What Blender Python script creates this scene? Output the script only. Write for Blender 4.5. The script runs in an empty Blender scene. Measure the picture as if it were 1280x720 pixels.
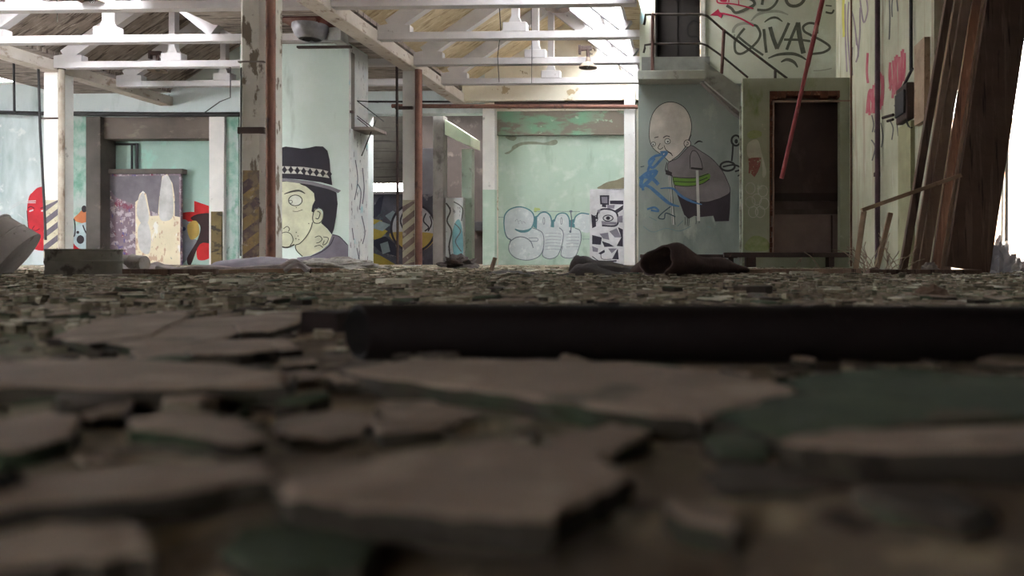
import bpy, bmesh, math, random
from mathutils import Vector, Matrix, noise
from mathutils.geometry import tessellate_polygon
random.seed(7)
C = bpy.context.scene.collection
SC = bpy.context.scene

# ------------------------------------------------------------------ camera
F, PX0, PY0, CAMZ, YAW = 950.0, 833.0, 325.0, 0.10, math.radians(1.9)
RIGHT = Vector((math.cos(YAW), math.sin(YAW), 0)); FWD = Vector((-math.sin(YAW), math.cos(YAW), 0))
EYE = Vector((0, 0, CAMZ))
def ray(px, py): return RIGHT * ((px - PX0) / F) + Vector((0, 0, (PY0 - py) / F)) + FWD
def W(px, py, Y):  d = ray(px, py); return EYE + d * (Y / d.y)          # point of a wall that faces the hall at depth Y
def WX(px, py, X): d = ray(px, py); return EYE + d * (X / d.x)          # point of the side wall
def WZ(px, py, z): d = ray(px, py); return EYE + d * ((z - CAMZ) / d.z) # point of a level surface
cam = bpy.data.cameras.new('camera'); co = bpy.data.objects.new('camera', cam); C.objects.link(co)
cam.sensor_width = 36; cam.lens = F * 36 / 1280
co.location = EYE; co.rotation_euler = (math.pi / 2, 0, YAW)
cam.shift_x = (640 - PX0) / 1280; cam.shift_y = (PY0 - 360) / 1280
cam.dof.use_dof = True; cam.dof.focus_distance = 9.0; cam.dof.aperture_fstop = 4.0
cam.clip_start = 0.02; cam.clip_end = 300
SC.camera = co

# ------------------------------------------------------------------ materials
def lin(c):
    return tuple(((v / 255) / 12.92 if v / 255 <= 0.04045 else ((v / 255 + 0.055) / 1.055) ** 2.4) for v in c) + (1,)
_mats = {}
def M(name, base, var=None, vs=3.0, layers=(), rough=0.9, bump=None, metal=0.0, spec=0.3):
    """layers: (colour, (sx,sy,sz) scale, threshold, softness)"""
    if name in _mats: return _mats[name]
    m = bpy.data.materials.new(name); m.use_nodes = True
    nt = m.node_tree; N = nt.nodes; L = nt.links
    b = N['Principled BSDF']; b.inputs['Roughness'].default_value = rough
    b.inputs['Metallic'].default_value = metal; b.inputs['Specular IOR Level'].default_value = spec
    geo = N.new('ShaderNodeNewGeometry')
    def nz(scale, detail=5, off=0):
        mp = N.new('ShaderNodeMapping'); L.new(geo.outputs['Position'], mp.inputs['Vector'])
        mp.inputs['Scale'].default_value = scale if isinstance(scale, tuple) else (scale,) * 3
        mp.inputs['Location'].default_value = (off, off * 1.7, off * .6)
        t = N.new('ShaderNodeTexNoise'); t.inputs['Scale'].default_value = 1.0
        t.inputs['Detail'].default_value = detail; t.inputs['Roughness'].default_value = 0.6
        L.new(mp.outputs[0], t.inputs['Vector']); return t.outputs['Fac']
    def mix(fac, a, c):
        x = N.new('ShaderNodeMix'); x.data_type = 'RGBA'; L.new(fac, x.inputs['Factor'])
        if isinstance(a, tuple): x.inputs[6].default_value = a
        else: L.new(a, x.inputs[6])
        x.inputs[7].default_value = c; return x.outputs[2]
    col = lin(base)
    if var is not None:
        r = N.new('ShaderNodeMapRange'); r.inputs[1].default_value = .35; r.inputs[2].default_value = .65
        L.new(nz(vs), r.inputs[0]); col = mix(r.outputs[0], col, lin(var))
    for i, (lc, sc, th, so) in enumerate(layers):
        r = N.new('ShaderNodeMapRange'); r.inputs[1].default_value = th - so; r.inputs[2].default_value = th + so
        L.new(nz(sc, 8, 13.1 * (i + 1)), r.inputs[0]); col = mix(r.outputs[0], col, lin(lc))
    if isinstance(col, tuple): b.inputs['Base Color'].default_value = col
    else: L.new(col, b.inputs['Base Color'])
    if bump:
        bn = N.new('ShaderNodeBump'); bn.inputs['Strength'].default_value = bump[1]; bn.inputs['Distance'].default_value = bump[2] if len(bump) > 2 else .01
        L.new(nz(bump[0], 8, 3.3), bn.inputs['Height']); L.new(bn.outputs[0], b.inputs['Normal'])
    _mats[name] = m; return m
def paint(c, wear=None):
    n = 'paint_%d_%d_%d' % tuple(c)
    d = tuple(int(v * .86) for v in c)
    lay = ((wear, (9, 9, 9), .66, .03),) if wear else ()
    return M(n + ('w' if wear else ''), c, d, 4.0, lay, .85)

pale_blue = M('pale_blue_plaster', (204, 212, 213), (194, 204, 206), 1.2, (((156, 170, 170), (1.6, 1.6, .5), .62, .1), ((214, 218, 217), (3, 3, 3), .64, .04), ((120, 128, 122), (5, 5, 2.2), .71, .03), ((96, 98, 94), (11, 11, 3), .735, .015)), .9)
mint_bright = M('mint_wall_paint', (209, 224, 219), (200, 217, 211), 1.0, (((216, 228, 226), (1.5, 1.5, 1.2), .6, .1), ((170, 186, 180), (3.5, 3.5, .8), .66, .08), ((120, 140, 130), (8, 8, 8), .74, .02)), .85)
mint_green = M('mint_green_plaster', (178, 196, 182), (168, 188, 174), 1.3, (((196, 208, 198), (2.5, 2.5, 2.5), .6, .08), ((140, 158, 142), (3, 3, .8), .64, .08), ((112, 116, 100), (4.5, 4.5, 4.5), .715, .02)), .9)
green_dirty = M('peeling_green_paint', (108, 148, 122), (122, 130, 116), 2.5, (((112, 104, 94), (1.4, 1.4, 4.0), .48, .03), ((150, 170, 150), (6, 6, 9), .66, .02)), .9, (18, .5))
teal_peel = M('peeling_teal_plaster', (166, 184, 178), (104, 146, 128), 4.0, (((168, 178, 176), (3, 3, 1.5), .55, .05), ((70, 76, 72), (5, 5, 2), .7, .03)), .9)
grey_green = M('grey_green_render', (142, 148, 142), (128, 135, 130), 1.4, (((108, 116, 110), (1.6, 1.6, .7), .6, .1), ((162, 166, 154), (3, 3, 1.4), .64, .06), ((92, 98, 92), (9, 9, 3.5), .71, .03)), .9, (30, .15))
oivas_wall_m = M('pale_green_upper_plaster', (188, 191, 176), (176, 180, 164), 1.2, (((196, 204, 192), (2, 2, 2), .6, .08), ((140, 146, 128), (5, 5, 2), .72, .03)), .9)
side_wall_m = M('streaked_side_plaster', (178, 178, 158), (160, 160, 140), 2.0, (((148, 136, 120), (2, 5, .5), .6, .06), ((128, 124, 104), (2, 9, .7), .68, .03), ((196, 196, 180), (3, 5, 1.2), .66, .04)), .9, (25, .25))
mossy_render = M('mossy_booth_render', (150, 152, 134), (134, 138, 118), 2.0, (((112, 126, 78), (2.2, 2.2, 1.2), .64, .05), ((188, 186, 168), (5, 5, 5), .68, .03), ((92, 98, 76), (7, 7, 2), .72, .03)), .95, (25, .3))
concrete_white = M('whitewashed_concrete', (222, 219, 216), (206, 204, 202), 2.0, (((160, 156, 154), (6, 6, 6), .68, .05),), .9, (30, .2))
concrete_grey = M('bare_grey_concrete', (134, 128, 124), (112, 106, 102), 2.0, (((88, 82, 78), (3, 3, 2), .63, .05),), .95, (30, .3))
concrete_dark = M('sooty_concrete', (92, 86, 82), (74, 69, 66), 1.6, (((116, 108, 102), (3, 3, 3), .66, .04),), .95, (24, .3))
truss_m = M('whitewashed_truss_concrete', (202, 198, 200), (186, 182, 186), 2.5, (((150, 144, 144), (6, 6, 6), .7, .03),), .9)
peel_col = M('peeling_column_paint', (210, 208, 202), (194, 193, 187), 3.0, (((118, 108, 98), (6, 6, 2.6), .575, .02), ((66, 58, 54), (9, 9, 4), .7, .015), ((210, 208, 206), (7, 7, 7), .66, .02)), .9, (30, .3))
band_peel = M('peeling_cream_beam', (226, 220, 206), (212, 204, 188), 2.0, (((168, 150, 120), (2.4, 2.4, 3.4), .63, .01), ((140, 124, 98), (4, 4, 6), .69, .01)), .9)
roof_straw = M('straw_coloured_roof_boards', (206, 190, 160), (188, 170, 140), 6.0, (((150, 130, 104), (3, 16, 3), .6, .05), ((224, 212, 188), (4, 26, 4), .62, .04)), .95, (40, .4))
roof_grey = M('weathered_grey_roof_boards', (160, 148, 142), (138, 128, 122), 6.0, (((88, 78, 74), (2, 13, 2), .56, .04), ((182, 172, 166), (3, 26, 3), .6, .03)), .95, (40, .4))
rust = M('rusty_brown_pipe', (112, 78, 66), (92, 62, 54), 6.0, (((62, 42, 38), (10, 10, 4), .62, .05), ((146, 122, 108), (14, 14, 5), .7, .03)), .8)
rust_dark = M('dark_rusted_steel', (66, 50, 46), (50, 38, 36), 8.0, (((96, 72, 60), (16, 16, 16), .66, .04),), .75)
steel_dark = M('dark_steel', (52, 50, 52), (40, 38, 40), 8.0, (), .6, None, .3)
steel_grey = M('grey_painted_steel', (128, 126, 128), (108, 106, 110), 5.0, (((86, 80, 78), (9, 9, 9), .68, .03),), .7)
rail_m = M('dark_handrail_steel', (74, 68, 62), (58, 52, 48), 8.0, (((110, 74, 66), (6, 6, 6), .62, .05),), .7)
pink_red = M('faded_red_conduit_paint', (146, 72, 74), (126, 60, 64), 8.0, (((178, 120, 118), (9, 9, 5), .62, .04), ((92, 50, 50), (12, 12, 4), .7, .03)), .7)
wood_dark = M('dark_old_timber', (100, 81, 71), (80, 63, 56), 3.0, (((112, 94, 82), (26, 26, 1.6), .6, .06), ((50, 38, 35), (30, 30, 1.2), .62, .05)), .85, (30, .4))
wood_mid = M('brown_weathered_plank', (140, 119, 104), (114, 94, 83), 3.0, (((146, 124, 108), (26, 26, 1.4), .6, .06), ((70, 54, 48), (30, 30, 1.0), .64, .05)), .85, (30, .4))
wood_pale = M('pale_bare_wood', (158, 136, 116), (136, 114, 96), 6.0, (((120, 96, 78), (20, 20, 20), .66, .05),), .85)
door_brown = M('dark_brown_door_paint', (84, 68, 65), (74, 59, 57), 2.0, (((96, 80, 76), (4, 4, 2), .66, .08),), .7)
brick = M('exposed_brick_jamb', (106, 66, 50), (82, 52, 42), 14.0, (((130, 104, 90), (20, 20, 30), .64, .03),), .95, (40, .6))
black_paint = paint((40, 37, 46)); white_paint = paint((214, 216, 210))
pipe_fg_m = M('dark_brown_steel_tube', (21, 14, 14), (17, 11, 11), 30.0, (((29, 21, 20), (60, 60, 60), .66, .05),), .75, (80, .15, .002), 0, .15)
dusty_top = M('dusty_tan_tile', (140, 124, 112), (124, 109, 98), 9.0, (((158, 142, 128), (14, 14, 14), .6, .06), ((84, 78, 66), (8, 8, 8), .64, .05), ((66, 76, 56), (5, 5, 5), .68, .04)), .95, (60, .5, .003))
moss_side = M('mossy_broken_edge', (66, 60, 50), (54, 50, 44), 24.0, (((54, 66, 48), (9, 9, 9), .58, .06), ((36, 30, 27), (20, 20, 20), .6, .05)), .95, (70, .5, .003))
moss_top = M('dark_moss_crust', (66, 78, 58), (54, 66, 50), 16.0, (((84, 74, 60), (12, 12, 12), .6, .05), ((40, 52, 38), (24, 24, 24), .62, .04)), .97, (80, .8, .004))
grey_top = M('grey_dusty_tile', (188, 183, 166), (160, 157, 140), 9.0, (((204, 198, 182), (14, 14, 14), .6, .05), ((92, 98, 78), (6, 6, 6), .62, .05)), .95, (60, .5, .003))
dark_top = M('dark_tile', (76, 66, 58), (58, 52, 46), 12.0, (((96, 84, 74), (16, 16, 16), .64, .05),), .9, (60, .5, .003))  # dark brown colour, used on tiles and inside the drum
soil = M("dusty_rubble_soil", (126, 112, 97), (100, 88, 77), 8.0, (((160, 146, 122), (20, 20, 20), .58, .05), ((96, 100, 76), (1.6, 1.6, 1.6), .58, .06), ((58, 48, 42), (24, 24, 24), .62, .05)), .97, (90, .8, .006))
cloth_brown = M('brown_felt', (78, 62, 58), (60, 47, 45), 8.0, (((98, 78, 70), (14, 14, 14), .66, .05),), .97, (60, .5))
cloth_dark = M('charcoal_roofing_felt', (66, 58, 56), (50, 44, 43), 8.0, (((88, 76, 70), (12, 12, 12), .64, .05),), .95, (60, .5))
cloth_grey = M('dusty_lilac_grey_sheet', (164, 154, 156), (140, 131, 134), 6.0, (((156, 146, 146), (9, 9, 9), .62, .05),), .95, (40, .4))
drum_m = M('dusty_grey_drum', (176, 169, 166), (156, 150, 148), 7.0, (((132, 126, 120), (12, 12, 12), .64, .04), ((74, 66, 62), (18, 18, 18), .68, .03)), .8)
drum_green = M('grey_green_drum', (118, 114, 107), (102, 100, 92), 7.0, (((70, 64, 58), (9, 9, 9), .62, .04),), .85)
graf_dark = M('sprayed_dark_wall', (78, 74, 84), (60, 58, 66), 3.0, (((122, 116, 118), (5, 5, 5), .6, .05), ((70, 92, 96), (3, 3, 3), .63, .04)), .9)
scrawl_white = M('scrawled_white_paint', (214, 214, 214), (196, 200, 204), 3.0, (((120, 118, 124), (16, 16, 5), .62, .012), ((150, 190, 200), (5, 5, 3), .66, .03)), .9)
yellow_stripe = M('worn_hazard_yellow', (160, 140, 100), (140, 122, 92), 5.0, (((120, 108, 98), (9, 9, 9), .53, .06), ((176, 166, 150), (14, 14, 14), .62, .03)), .9)
purple_stripe = M('worn_hazard_purple_black', (96, 84, 90), (112, 98, 98), 6.0, (((138, 124, 108), (9, 9, 9), .54, .06), ((80, 70, 84), (14, 14, 14), .62, .03)), .9)
hazard_pale = M('worn_hazard_cream', (178, 172, 152), (160, 152, 132), 5.0, (((124, 114, 104), (9, 9, 9), .63, .03),), .9)
crystal_m = M('speckled_painted_board', (132, 116, 126), (116, 98, 110), 3.0, (((178, 166, 174), (7, 7, 7), .56, .02), ((120, 60, 78), (5, 5, 4), .6, .02), ((92, 84, 130), (8, 8, 5), .62, .02), ((214, 200, 182), (12, 12, 8), .64, .02), ((60, 50, 56), (11, 11, 6), .68, .02)), .85)
cream_speck = M('cream_drip_paint', (214, 204, 178), (226, 214, 188), 3.0, (((188, 160, 138), (10, 10, 6), .6, .02), ((230, 228, 222), (6, 6, 3), .6, .03), ((120, 132, 128), (11, 11, 7), .68, .02)), .85)
edge_tan = M('dusty_broken_edge', (140, 131, 114), (112, 105, 90), 20.0, (((74, 76, 58), (12, 12, 12), .6, .06), ((54, 46, 40), (26, 26, 26), .64, .05)), .95, (70, .5, .003))
outside_m = M('pale_outdoor_ground', (210, 200, 180), (180, 160, 140), 1.0)  # pale ground colour beyond the gate
out_wall = M('pale_outdoor_wall', (214, 206, 200), (176, 140, 116), 3.0, (((150, 110, 92), (5, 5, 5), .6, .04),), .95)
tube_shade = M('shaded_tube_inside', (13, 10, 10))  # near-black so the tube's hollow reads dark; shade put into its colour
plastic = M('crumpled_pale_plastic', (196, 196, 206), (170, 172, 186), 9.0, (), .4)
def glass_mat():
    m = bpy.data.materials.new('dusty_glass'); m.use_nodes = True; nt = m.node_tree
    for n in list(nt.nodes): nt.nodes.remove(n)
    o = nt.nodes.new('ShaderNodeOutputMaterial'); mx = nt.nodes.new('ShaderNodeMixShader'); mx.inputs[0].default_value = .22
    t = nt.nodes.new('ShaderNodeBsdfTransparent'); t.inputs[0].default_value = (.95, .98, 1, 1)
    d = nt.nodes.new('ShaderNodeBsdfTranslucent'); d.inputs[0].default_value = (.9, .92, .95, 1)
    nt.links.new(t.outputs[0], mx.inputs[1]); nt.links.new(d.outputs[0], mx.inputs[2]); nt.links.new(mx.outputs[0], o.inputs[0]); return m
glass = glass_mat()

# ------------------------------------------------------------------ mesh builder
class MB:
    def __init__(s): s.v = []; s.f = []; s.mi = []
    def add(s, vs, fs, mi=0):
        o = len(s.v); s.v += [tuple(v) for v in vs]
        for f in fs: s.f.append(tuple(i + o for i in f)); s.mi.append(mi)
        return s
    def box(s, x0, x1, y0, y1, z0, z1, mi=0):
        x0, x1 = min(x0, x1), max(x0, x1); y0, y1 = min(y0, y1), max(y0, y1); z0, z1 = min(z0, z1), max(z0, z1)
        v = [(x, y, z) for z in (z0, z1) for y in (y0, y1) for x in (x0, x1)]
        return s.add(v, [(0, 2, 3, 1), (4, 5, 7, 6), (0, 1, 5, 4), (2, 6, 7, 3), (0, 4, 6, 2), (1, 3, 7, 5)], mi)
    def bar(s, a, b, w, h, up=Vector((0, 0, 1)), mi=0):
        a, b = Vector(a), Vector(b); d = (b - a).normalized()
        u = d.cross(up)
        if u.length < 1e-4: u = d.cross(Vector((0, 1, 0)))
        u.normalize(); n = u.cross(d).normalized()
        v = []
        for p in (a, b):
            for (i, j) in ((-1, -1), (1, -1), (1, 1), (-1, 1)): v.append(p + u * (i * w / 2) + n * (j * h / 2))
        return s.add(v, [(0, 1, 2, 3)[::-1], (4, 5, 6, 7), (0, 1, 5, 4), (1, 2, 6, 5), (2, 3, 7, 6), (3, 0, 4, 7)], mi)
    def tube(s, pts, r, n=12, caps=True, mi=0):
        pts = [Vector(p) for p in pts]; rings = []
        rs = r if isinstance(r, (list, tuple)) else [r] * len(pts)
        pu = None
        for i, p in enumerate(pts):
            d = (pts[min(i + 1, len(pts) - 1)] - pts[max(i - 1, 0)]).normalized()
            if pu is None:
                ref = Vector((0, 0, 1)) if abs(d.z) < .9 else Vector((1, 0, 0)); u = d.cross(ref).normalized()
            else: u = (pu - d * pu.dot(d)).normalized()
            pu = u; w = d.cross(u)
            rings.append([p + (u * math.cos(t) + w * math.sin(t)) * rs[i] for t in [2 * math.pi * k / n for k in range(n)]])
        fs = []
        for i in range(len(pts) - 1):
            for k in range(n): fs.append((i * n + k, i * n + (k + 1) % n, (i + 1) * n + (k + 1) % n, (i + 1) * n + k))
        if caps: fs.append(tuple(range(n))[::-1]); fs.append(tuple((len(pts) - 1) * n + k for k in range(n)))
        return s.add([v for rg in rings for v in rg], fs, mi)
    def prism(s, poly, ext, mi=0, mi_side=None):
        """poly: 3D outline; ext: extrusion vector"""
        poly = [Vector(p) for p in poly]; n = len(poly); ext = Vector(ext)
        tris = tessellate_polygon([poly])
        nrm = Vector((0, 0, 0))
        for i in range(n): nrm += poly[i].cross(poly[(i + 1) % n])
        flip = nrm.dot(ext) > 0
        v = poly + [p + ext for p in poly]
        a, b = [], []
        for t in tris:
            tn = (poly[t[1]] - poly[t[0]]).cross(poly[t[2]] - poly[t[0]])
            t = tuple(t) if tn.dot(ext) < 0 else tuple(t)[::-1]
            a.append(t); b.append(tuple(i + n for i in t)[::-1])
        s.add(v, a + b, mi)
        o = len(s.v) - 2 * n
        for i in range(n):
            j = (i + 1) % n; q = (i, j, j + n, i + n)
            if not flip: q = q[::-1]
            s.f.append(tuple(k + o for k in q)); s.mi.append(mi if mi_side is None else mi_side)
        return s
    def lathe(s, prof, M4=Matrix.Identity(4), n=28, mi=0):
        m = len(prof); v = []
        for k in range(n):
            t = 2 * math.pi * k / n
            for (r, z) in prof: v.append(M4 @ Vector((r * math.cos(t), r * math.sin(t), z)))
        fs = [(k * m + i, ((k + 1) % n) * m + i, ((k + 1) % n) * m + i + 1, k * m + i + 1) for k in range(n) for i in range(m - 1)]
        return s.add(v, fs, mi)
def obj(name, mb, mats, parent=None, smooth=False, bevel=0):
    me = bpy.data.meshes.new(name); v = mb.v; off = Vector((0, 0, 0))
    if parent is None and v:
        xs, ys, zs = zip(*v); off = Vector(((min(xs) + max(xs)) / 2, (min(ys) + max(ys)) / 2, min(zs)))
        v = [Vector(p) - off for p in v]
    me.from_pydata(v, [], mb.f)
    for m in (mats if isinstance(mats, (list, tuple)) else [mats]): me.materials.append(m)
    me.polygons.foreach_set('material_index', mb.mi)
    if smooth:
        me.polygons.foreach_set('use_smooth', [True] * len(me.polygons)); me.set_sharp_from_angle(angle=math.radians(40))
    me.update()
    o = bpy.data.objects.new(name, me); C.objects.link(o); o.location = off
    if parent is not None:
        o.parent = parent; o.matrix_parent_inverse = Matrix.Translation(-wloc(parent))
    if bevel:
        b = o.modifiers.new('bevel', 'BEVEL'); b.width = bevel; b.segments = 2; b.limit_method = 'ANGLE'
    return o
def obj_pieces(name, mb, m, parent):
    """one object per connected piece"""
    p = list(range(len(mb.v)))
    def find(i):
        while p[i] != i: p[i] = p[p[i]]; i = p[i]
        return i
    for f in mb.f:
        for k in f[1:]: p[find(k)] = find(f[0])
    by = {}
    for f in mb.f: by.setdefault(find(f[0]), []).append(f)
    for fs in by.values():
        ids = sorted({i for f in fs for i in f}); ix = {v: k for k, v in enumerate(ids)}
        q = MB(); q.v = [mb.v[i] for i in ids]; q.f = [tuple(ix[i] for i in f) for f in fs]; q.mi = [0] * len(fs)
        o = obj(name, q, m, parent)
    return o
def wloc(o):
    p = Vector(o.location)
    if o.parent is not None: p = Vector((0, 0, 0))
    return p
def tag(o, label, cat, group=None, kind=None):
    o['label'] = label; o['category'] = cat
    if group: o['group'] = group
    if kind: o['kind'] = kind
    return o
def thing(name, label, cat, loc, group=None):
    o = bpy.data.objects.new(name, None); C.objects.link(o); o.location = loc; o.empty_display_size = .1
    return tag(o, label, cat, group, 'thing')
def struct(name, mb, m, parent=None, bevel=0):
    o = obj(name, mb, m, parent, bevel=bevel)
    if parent is None: o['kind'] = 'structure'
    return o
def wall_mb(a0, a1, z0, z1, b0, b1, holes=(), axis='x'):
    mb = MB()
    xs = sorted({a0, a1, *[min(max(h[i], a0), a1) for h in holes for i in (0, 1)]}); zs = sorted({z0, z1, *[min(max(h[i], z0), z1) for h in holes for i in (2, 3)]})
    for i in range(len(xs) - 1):
        for k in range(len(zs) - 1):
            cx, cz = (xs[i] + xs[i + 1]) / 2, (zs[k] + zs[k + 1]) / 2
            if any(h[0] < cx < h[1] and h[2] < cz < h[3] for h in holes): continue
            if axis == 'x': mb.box(xs[i], xs[i + 1], b0, b1, zs[k], zs[k + 1])
            else: mb.box(b0, b1, xs[i], xs[i + 1], zs[k], zs[k + 1])
    return mb
def hole(p0, p1, q0, q1, Y): a = W(p0, q1, Y); b = W(p1, q0, Y); return (a.x, b.x, a.z, b.z)

# paint on walls: thin closed sheets of paint lying on the plaster
def smooth_line(pts, closed=False, sub=5):
    n = len(pts); out = []
    if n < 3: return [tuple(p) for p in pts]
    rng = range(n if closed else n - 1)
    for i in rng:
        g = lambda k: pts[k % n] if closed else pts[min(max(k, 0), n - 1)]
        p0, p1, p2, p3 = g(i - 1), g(i), g(i + 1), g(i + 2)
        for k in range(sub):
            t = k / sub
            out.append(tuple(.5 * (2 * p1[d] + (p2[d] - p0[d]) * t + (2 * p0[d] - 5 * p1[d] + 4 * p2[d] - p3[d]) * t * t + (3 * p1[d] - p0[d] - 3 * p2[d] + p3[d]) * t ** 3) for d in (0, 1)))
    if not closed: out.append(tuple(pts[-1]))
    return out
class Mural:
    """x0,y0,s: zoomed picture coordinates; proj puts a point on the wall; n: wall normal"""
    def __init__(s, proj, n, x0=0, y0=0, sc=1.0): s.p = proj; s.n = Vector(n); s.x0, s.y0, s.s = x0, y0, sc
    def pt(s, q, off): return s.p(s.x0 + q[0] / s.s, s.y0 + q[1] / s.s) + s.n * off
    def fill(s, mb, pts, off, curve=True):
        pts = smooth_line(pts, True) if curve else pts
        mb.prism([s.pt(q, off) for q in pts], s.n * .0015); return mb
    def stroke(s, mb, pts, w, off, closed=False, taper=False):
        pts = smooth_line(pts, closed)
        if closed: pts = pts + [pts[0]]
        n = len(pts); Lp, Rp = [], []
        for i in range(n):
            a, b = pts[max(i - 1, 0)], pts[min(i + 1, n - 1)]
            dx, dy = b[0] - a[0], b[1] - a[1]; l = math.hypot(dx, dy) or 1
            ww = w / 2 * ((.35 + .65 * math.sin(math.pi * i / (n - 1))) if taper else 1)
            Lp.append((pts[i][0] - dy / l * ww, pts[i][1] + dx / l * ww)); Rp.append((pts[i][0] + dy / l * ww, pts[i][1] - dx / l * ww))
        v = [s.pt(q, off) for q in Lp + Rp] + [s.pt(q, off + .0015) for q in Lp + Rp]
        f = []
        for i in range(n - 1):
            f += [(2 * n + i, 2 * n + i + 1, 3 * n + i + 1, 3 * n + i), (i + n, i + n + 1, i + 1, i), (i, i + 1, 2 * n + i + 1, 2 * n + i), (3 * n + i, 3 * n + i + 1, n + i + 1, n + i)]
        mb.add(v, f); return mb
    def ell(s, c, rx, ry, n=20, rot=0):
        return [(c[0] + rx * math.cos(t) * math.cos(rot) - ry * math.sin(t) * math.sin(rot), c[1] + rx * math.cos(t) * math.sin(rot) + ry * math.sin(t) * math.cos(rot)) for t in [2 * math.pi * k / n for k in range(n)]]
# ------------------------------------------------------------------ shell of the hall
XL = W(55, 84, 12.2).x + .13; XC = W(503, 84, 12.3).x + .13; BAY = XC - XL; XR = W(1045, 100, 10.4).x
ZB0, ZB1 = 3.20, 3.38                                    # underside and top of the long beams
APX, APZ, TOE = 2.1, 1.32, 3.7                           # truss: apex offset, rise, end of the glazed slope

def floor_mesh():
    xs = [-15.0, -13, -11]; k = -9.5
    xs += [-9.5 + .5 * i for i in range(0, 12)]
    xs += [-3.6 + .1 * i for i in range(0, 22)]
    xs += [-1.42 + .02 * i for i in range(0, 112)] + [.84 + .08 * i for i in range(0, 20)] + [2.6, 3.2, 4, 5.5, 8, 12]
    ys = [-3, -1, -.3]; y = .05
    while y < 22: ys.append(y); y *= 1.03
    ys += [24, 30]
    mb = MB(); n = len(xs); v = []
    for yy in ys:
        for x in xs:
            p = Vector((x, yy, 0))
            h = .010 * noise.noise(p * 3.1) + .006 * noise.noise(p * 11) + .0035 * noise.noise(p * 33)
            if -.9 < x < .5 and .35 < yy < 1.2: h *= .6
            v.append((x, yy, min(h, .012)))
    f = [(j * n + i, j * n + i + 1, (j + 1) * n + i + 1, (j + 1) * n + i) for j in range(len(ys) - 1) for i in range(n - 1)]
    return mb.add(v, f)
fl = struct('floor', floor_mesh(), soil); fl['label'] = 'dusty rubble covered hall floor'
fl.data.polygons.foreach_set('use_smooth', [True] * len(fl.data.polygons))

YB = 15.0
# left part of the far wall: clerestory strip and the portal
hp = hole(130, 266, 147, 345, YB); hw = hole(-140, 206, 77, 107, YB); hp = (hp[0], hp[1], -.05, hp[3])
xA, xB = -15.0, W(459, 0, YB).x
struct('wall_back_left', wall_mb(xA, xB, -.05, 5.4, YB, YB + .3, [hp, hw]), pale_blue)
# centre part, with the wide opening into the rear rooms
ho = hole(459, 606, 141, 345, YB); ho = (xB - .01, ho[1], -.05, ho[3])
x1, x2 = W(606, 0, YB).x, W(800, 0, YB).x
hs = hole(459, 583, 99, 107, YB)
struct('wall_back_centre', wall_mb(xB, x1, -.05, 5.4, YB, YB + .3, [ho, (xB + .01, hs[1], hs[2], hs[3])]), pale_blue)
hg = hole(621, 781, 138, 345, YB); hg = (hg[0], hg[1], -.05, hg[3])
struct('wall_back_right', wall_mb(x1, 5.0, -.05, 5.4, YB, YB + .3, [hg]), band_peel)
# clerestory glazing
g = struct('window_1', MB().box(hw[0], hw[1], YB + .14, YB + .15, hw[2], hw[3]), glass)
fb = MB(); fb.box(hw[0], hw[1], YB - .02, YB + .1, hw[2], hw[2] + .05); fb.box(hw[0], hw[1], YB - .02, YB + .1, hw[3] - .05, hw[3])
for px in (-60, -20, 19, 52, 100, 150, 200):
    x = W(px, 90, YB).x; fb.box(x - .035, x + .035, YB, YB + .1, hw[2], hw[3])
struct('window_frame', fb, concrete_white, g)
g = struct('window_2', MB().box(xB, hs[1], YB + .14, YB + .15, hs[2], hs[3]), glass)
fb = MB(); fb.box(xB, hs[1], YB - .03, YB + .12, hs[2] - .05, hs[2]); fb.box(xB, hs[1], YB - .03, YB + .12, hs[3], hs[3] + .05)
struct('window_frame', fb, concrete_white, g)

# portal: frame, inner wall
t = thing('door_surround', 'sooty concrete door surround of the wide portal on the far left wall', 'door frame', (W(195, 0, YB).x, YB, 0))
a = W(113, 147, YB); b = W(131, 147, YB)
obj('jamb', MB().box(a.x, b.x, YB - .12, YB + .3, 0, a.z), concrete_dark, t, bevel=.012)
c = W(266, 173, YB)
obj('lintel', MB().box(b.x, c.x, YB - .02, YB + .3, c.z, a.z), M('brown_sooty_lintel', (104, 94, 88), (84, 76, 72), 1.5, (((122, 112, 104), (3, 3, 6), .62, .05),), .95, (20, .3)), t)
a = W(265, 145, YB); b = W(284, 320, YB)
obj('pilaster', MB().box(a.x, b.x, YB - .10, YB + .3, 0, a.z), concrete_white, t, bevel=.012)
a = W(284, 140, YB); b = W(299, 320, YB)
tag(obj('wall_strip', MB().box(a.x, b.x, YB - .03, YB - .002, 0, a.z), teal_peel), 'peeling teal plaster strip between white pilaster and yellow striped column', 'plaster', kind='thing')
a = W(84, 146, YB); b = W(113, 320, YB)
tag(obj('wall_strip', MB().box(a.x, b.x, YB - .03, YB - .002, 0, a.z), teal_peel), 'blistered pale teal plaster strip left of the dark door surround', 'plaster', kind='thing')
struct('wall_portal', MB().box(hp[0] - .6, hp[1] + .8, 15.32, 15.5, -.05, 3.2).box(hp[0] - .75, hp[0] - .6, YB + .3, 15.5, -.05, 3.2).box(hp[1] + .8, hp[1] + .95, YB + .3, 15.5, -.05, 3.2), M('teal_room_paint', (158, 181, 173), (146, 170, 161), 1.4, (((150, 190, 178), (3, 3, 2), .62, .05), ((84, 110, 98), (5, 5, 2), .72, .03)), .9))
tt = thing('pipe_frame', 'thin dark rectangular pipe frame high on the mint wall in the portal', 'pipe', W(156, 212, 15.27))
def P3(z): return lambda q: W(110 + q[0] / 3.426, 130 + q[1] / 3.426, z)
p3 = P3(15.27)
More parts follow.
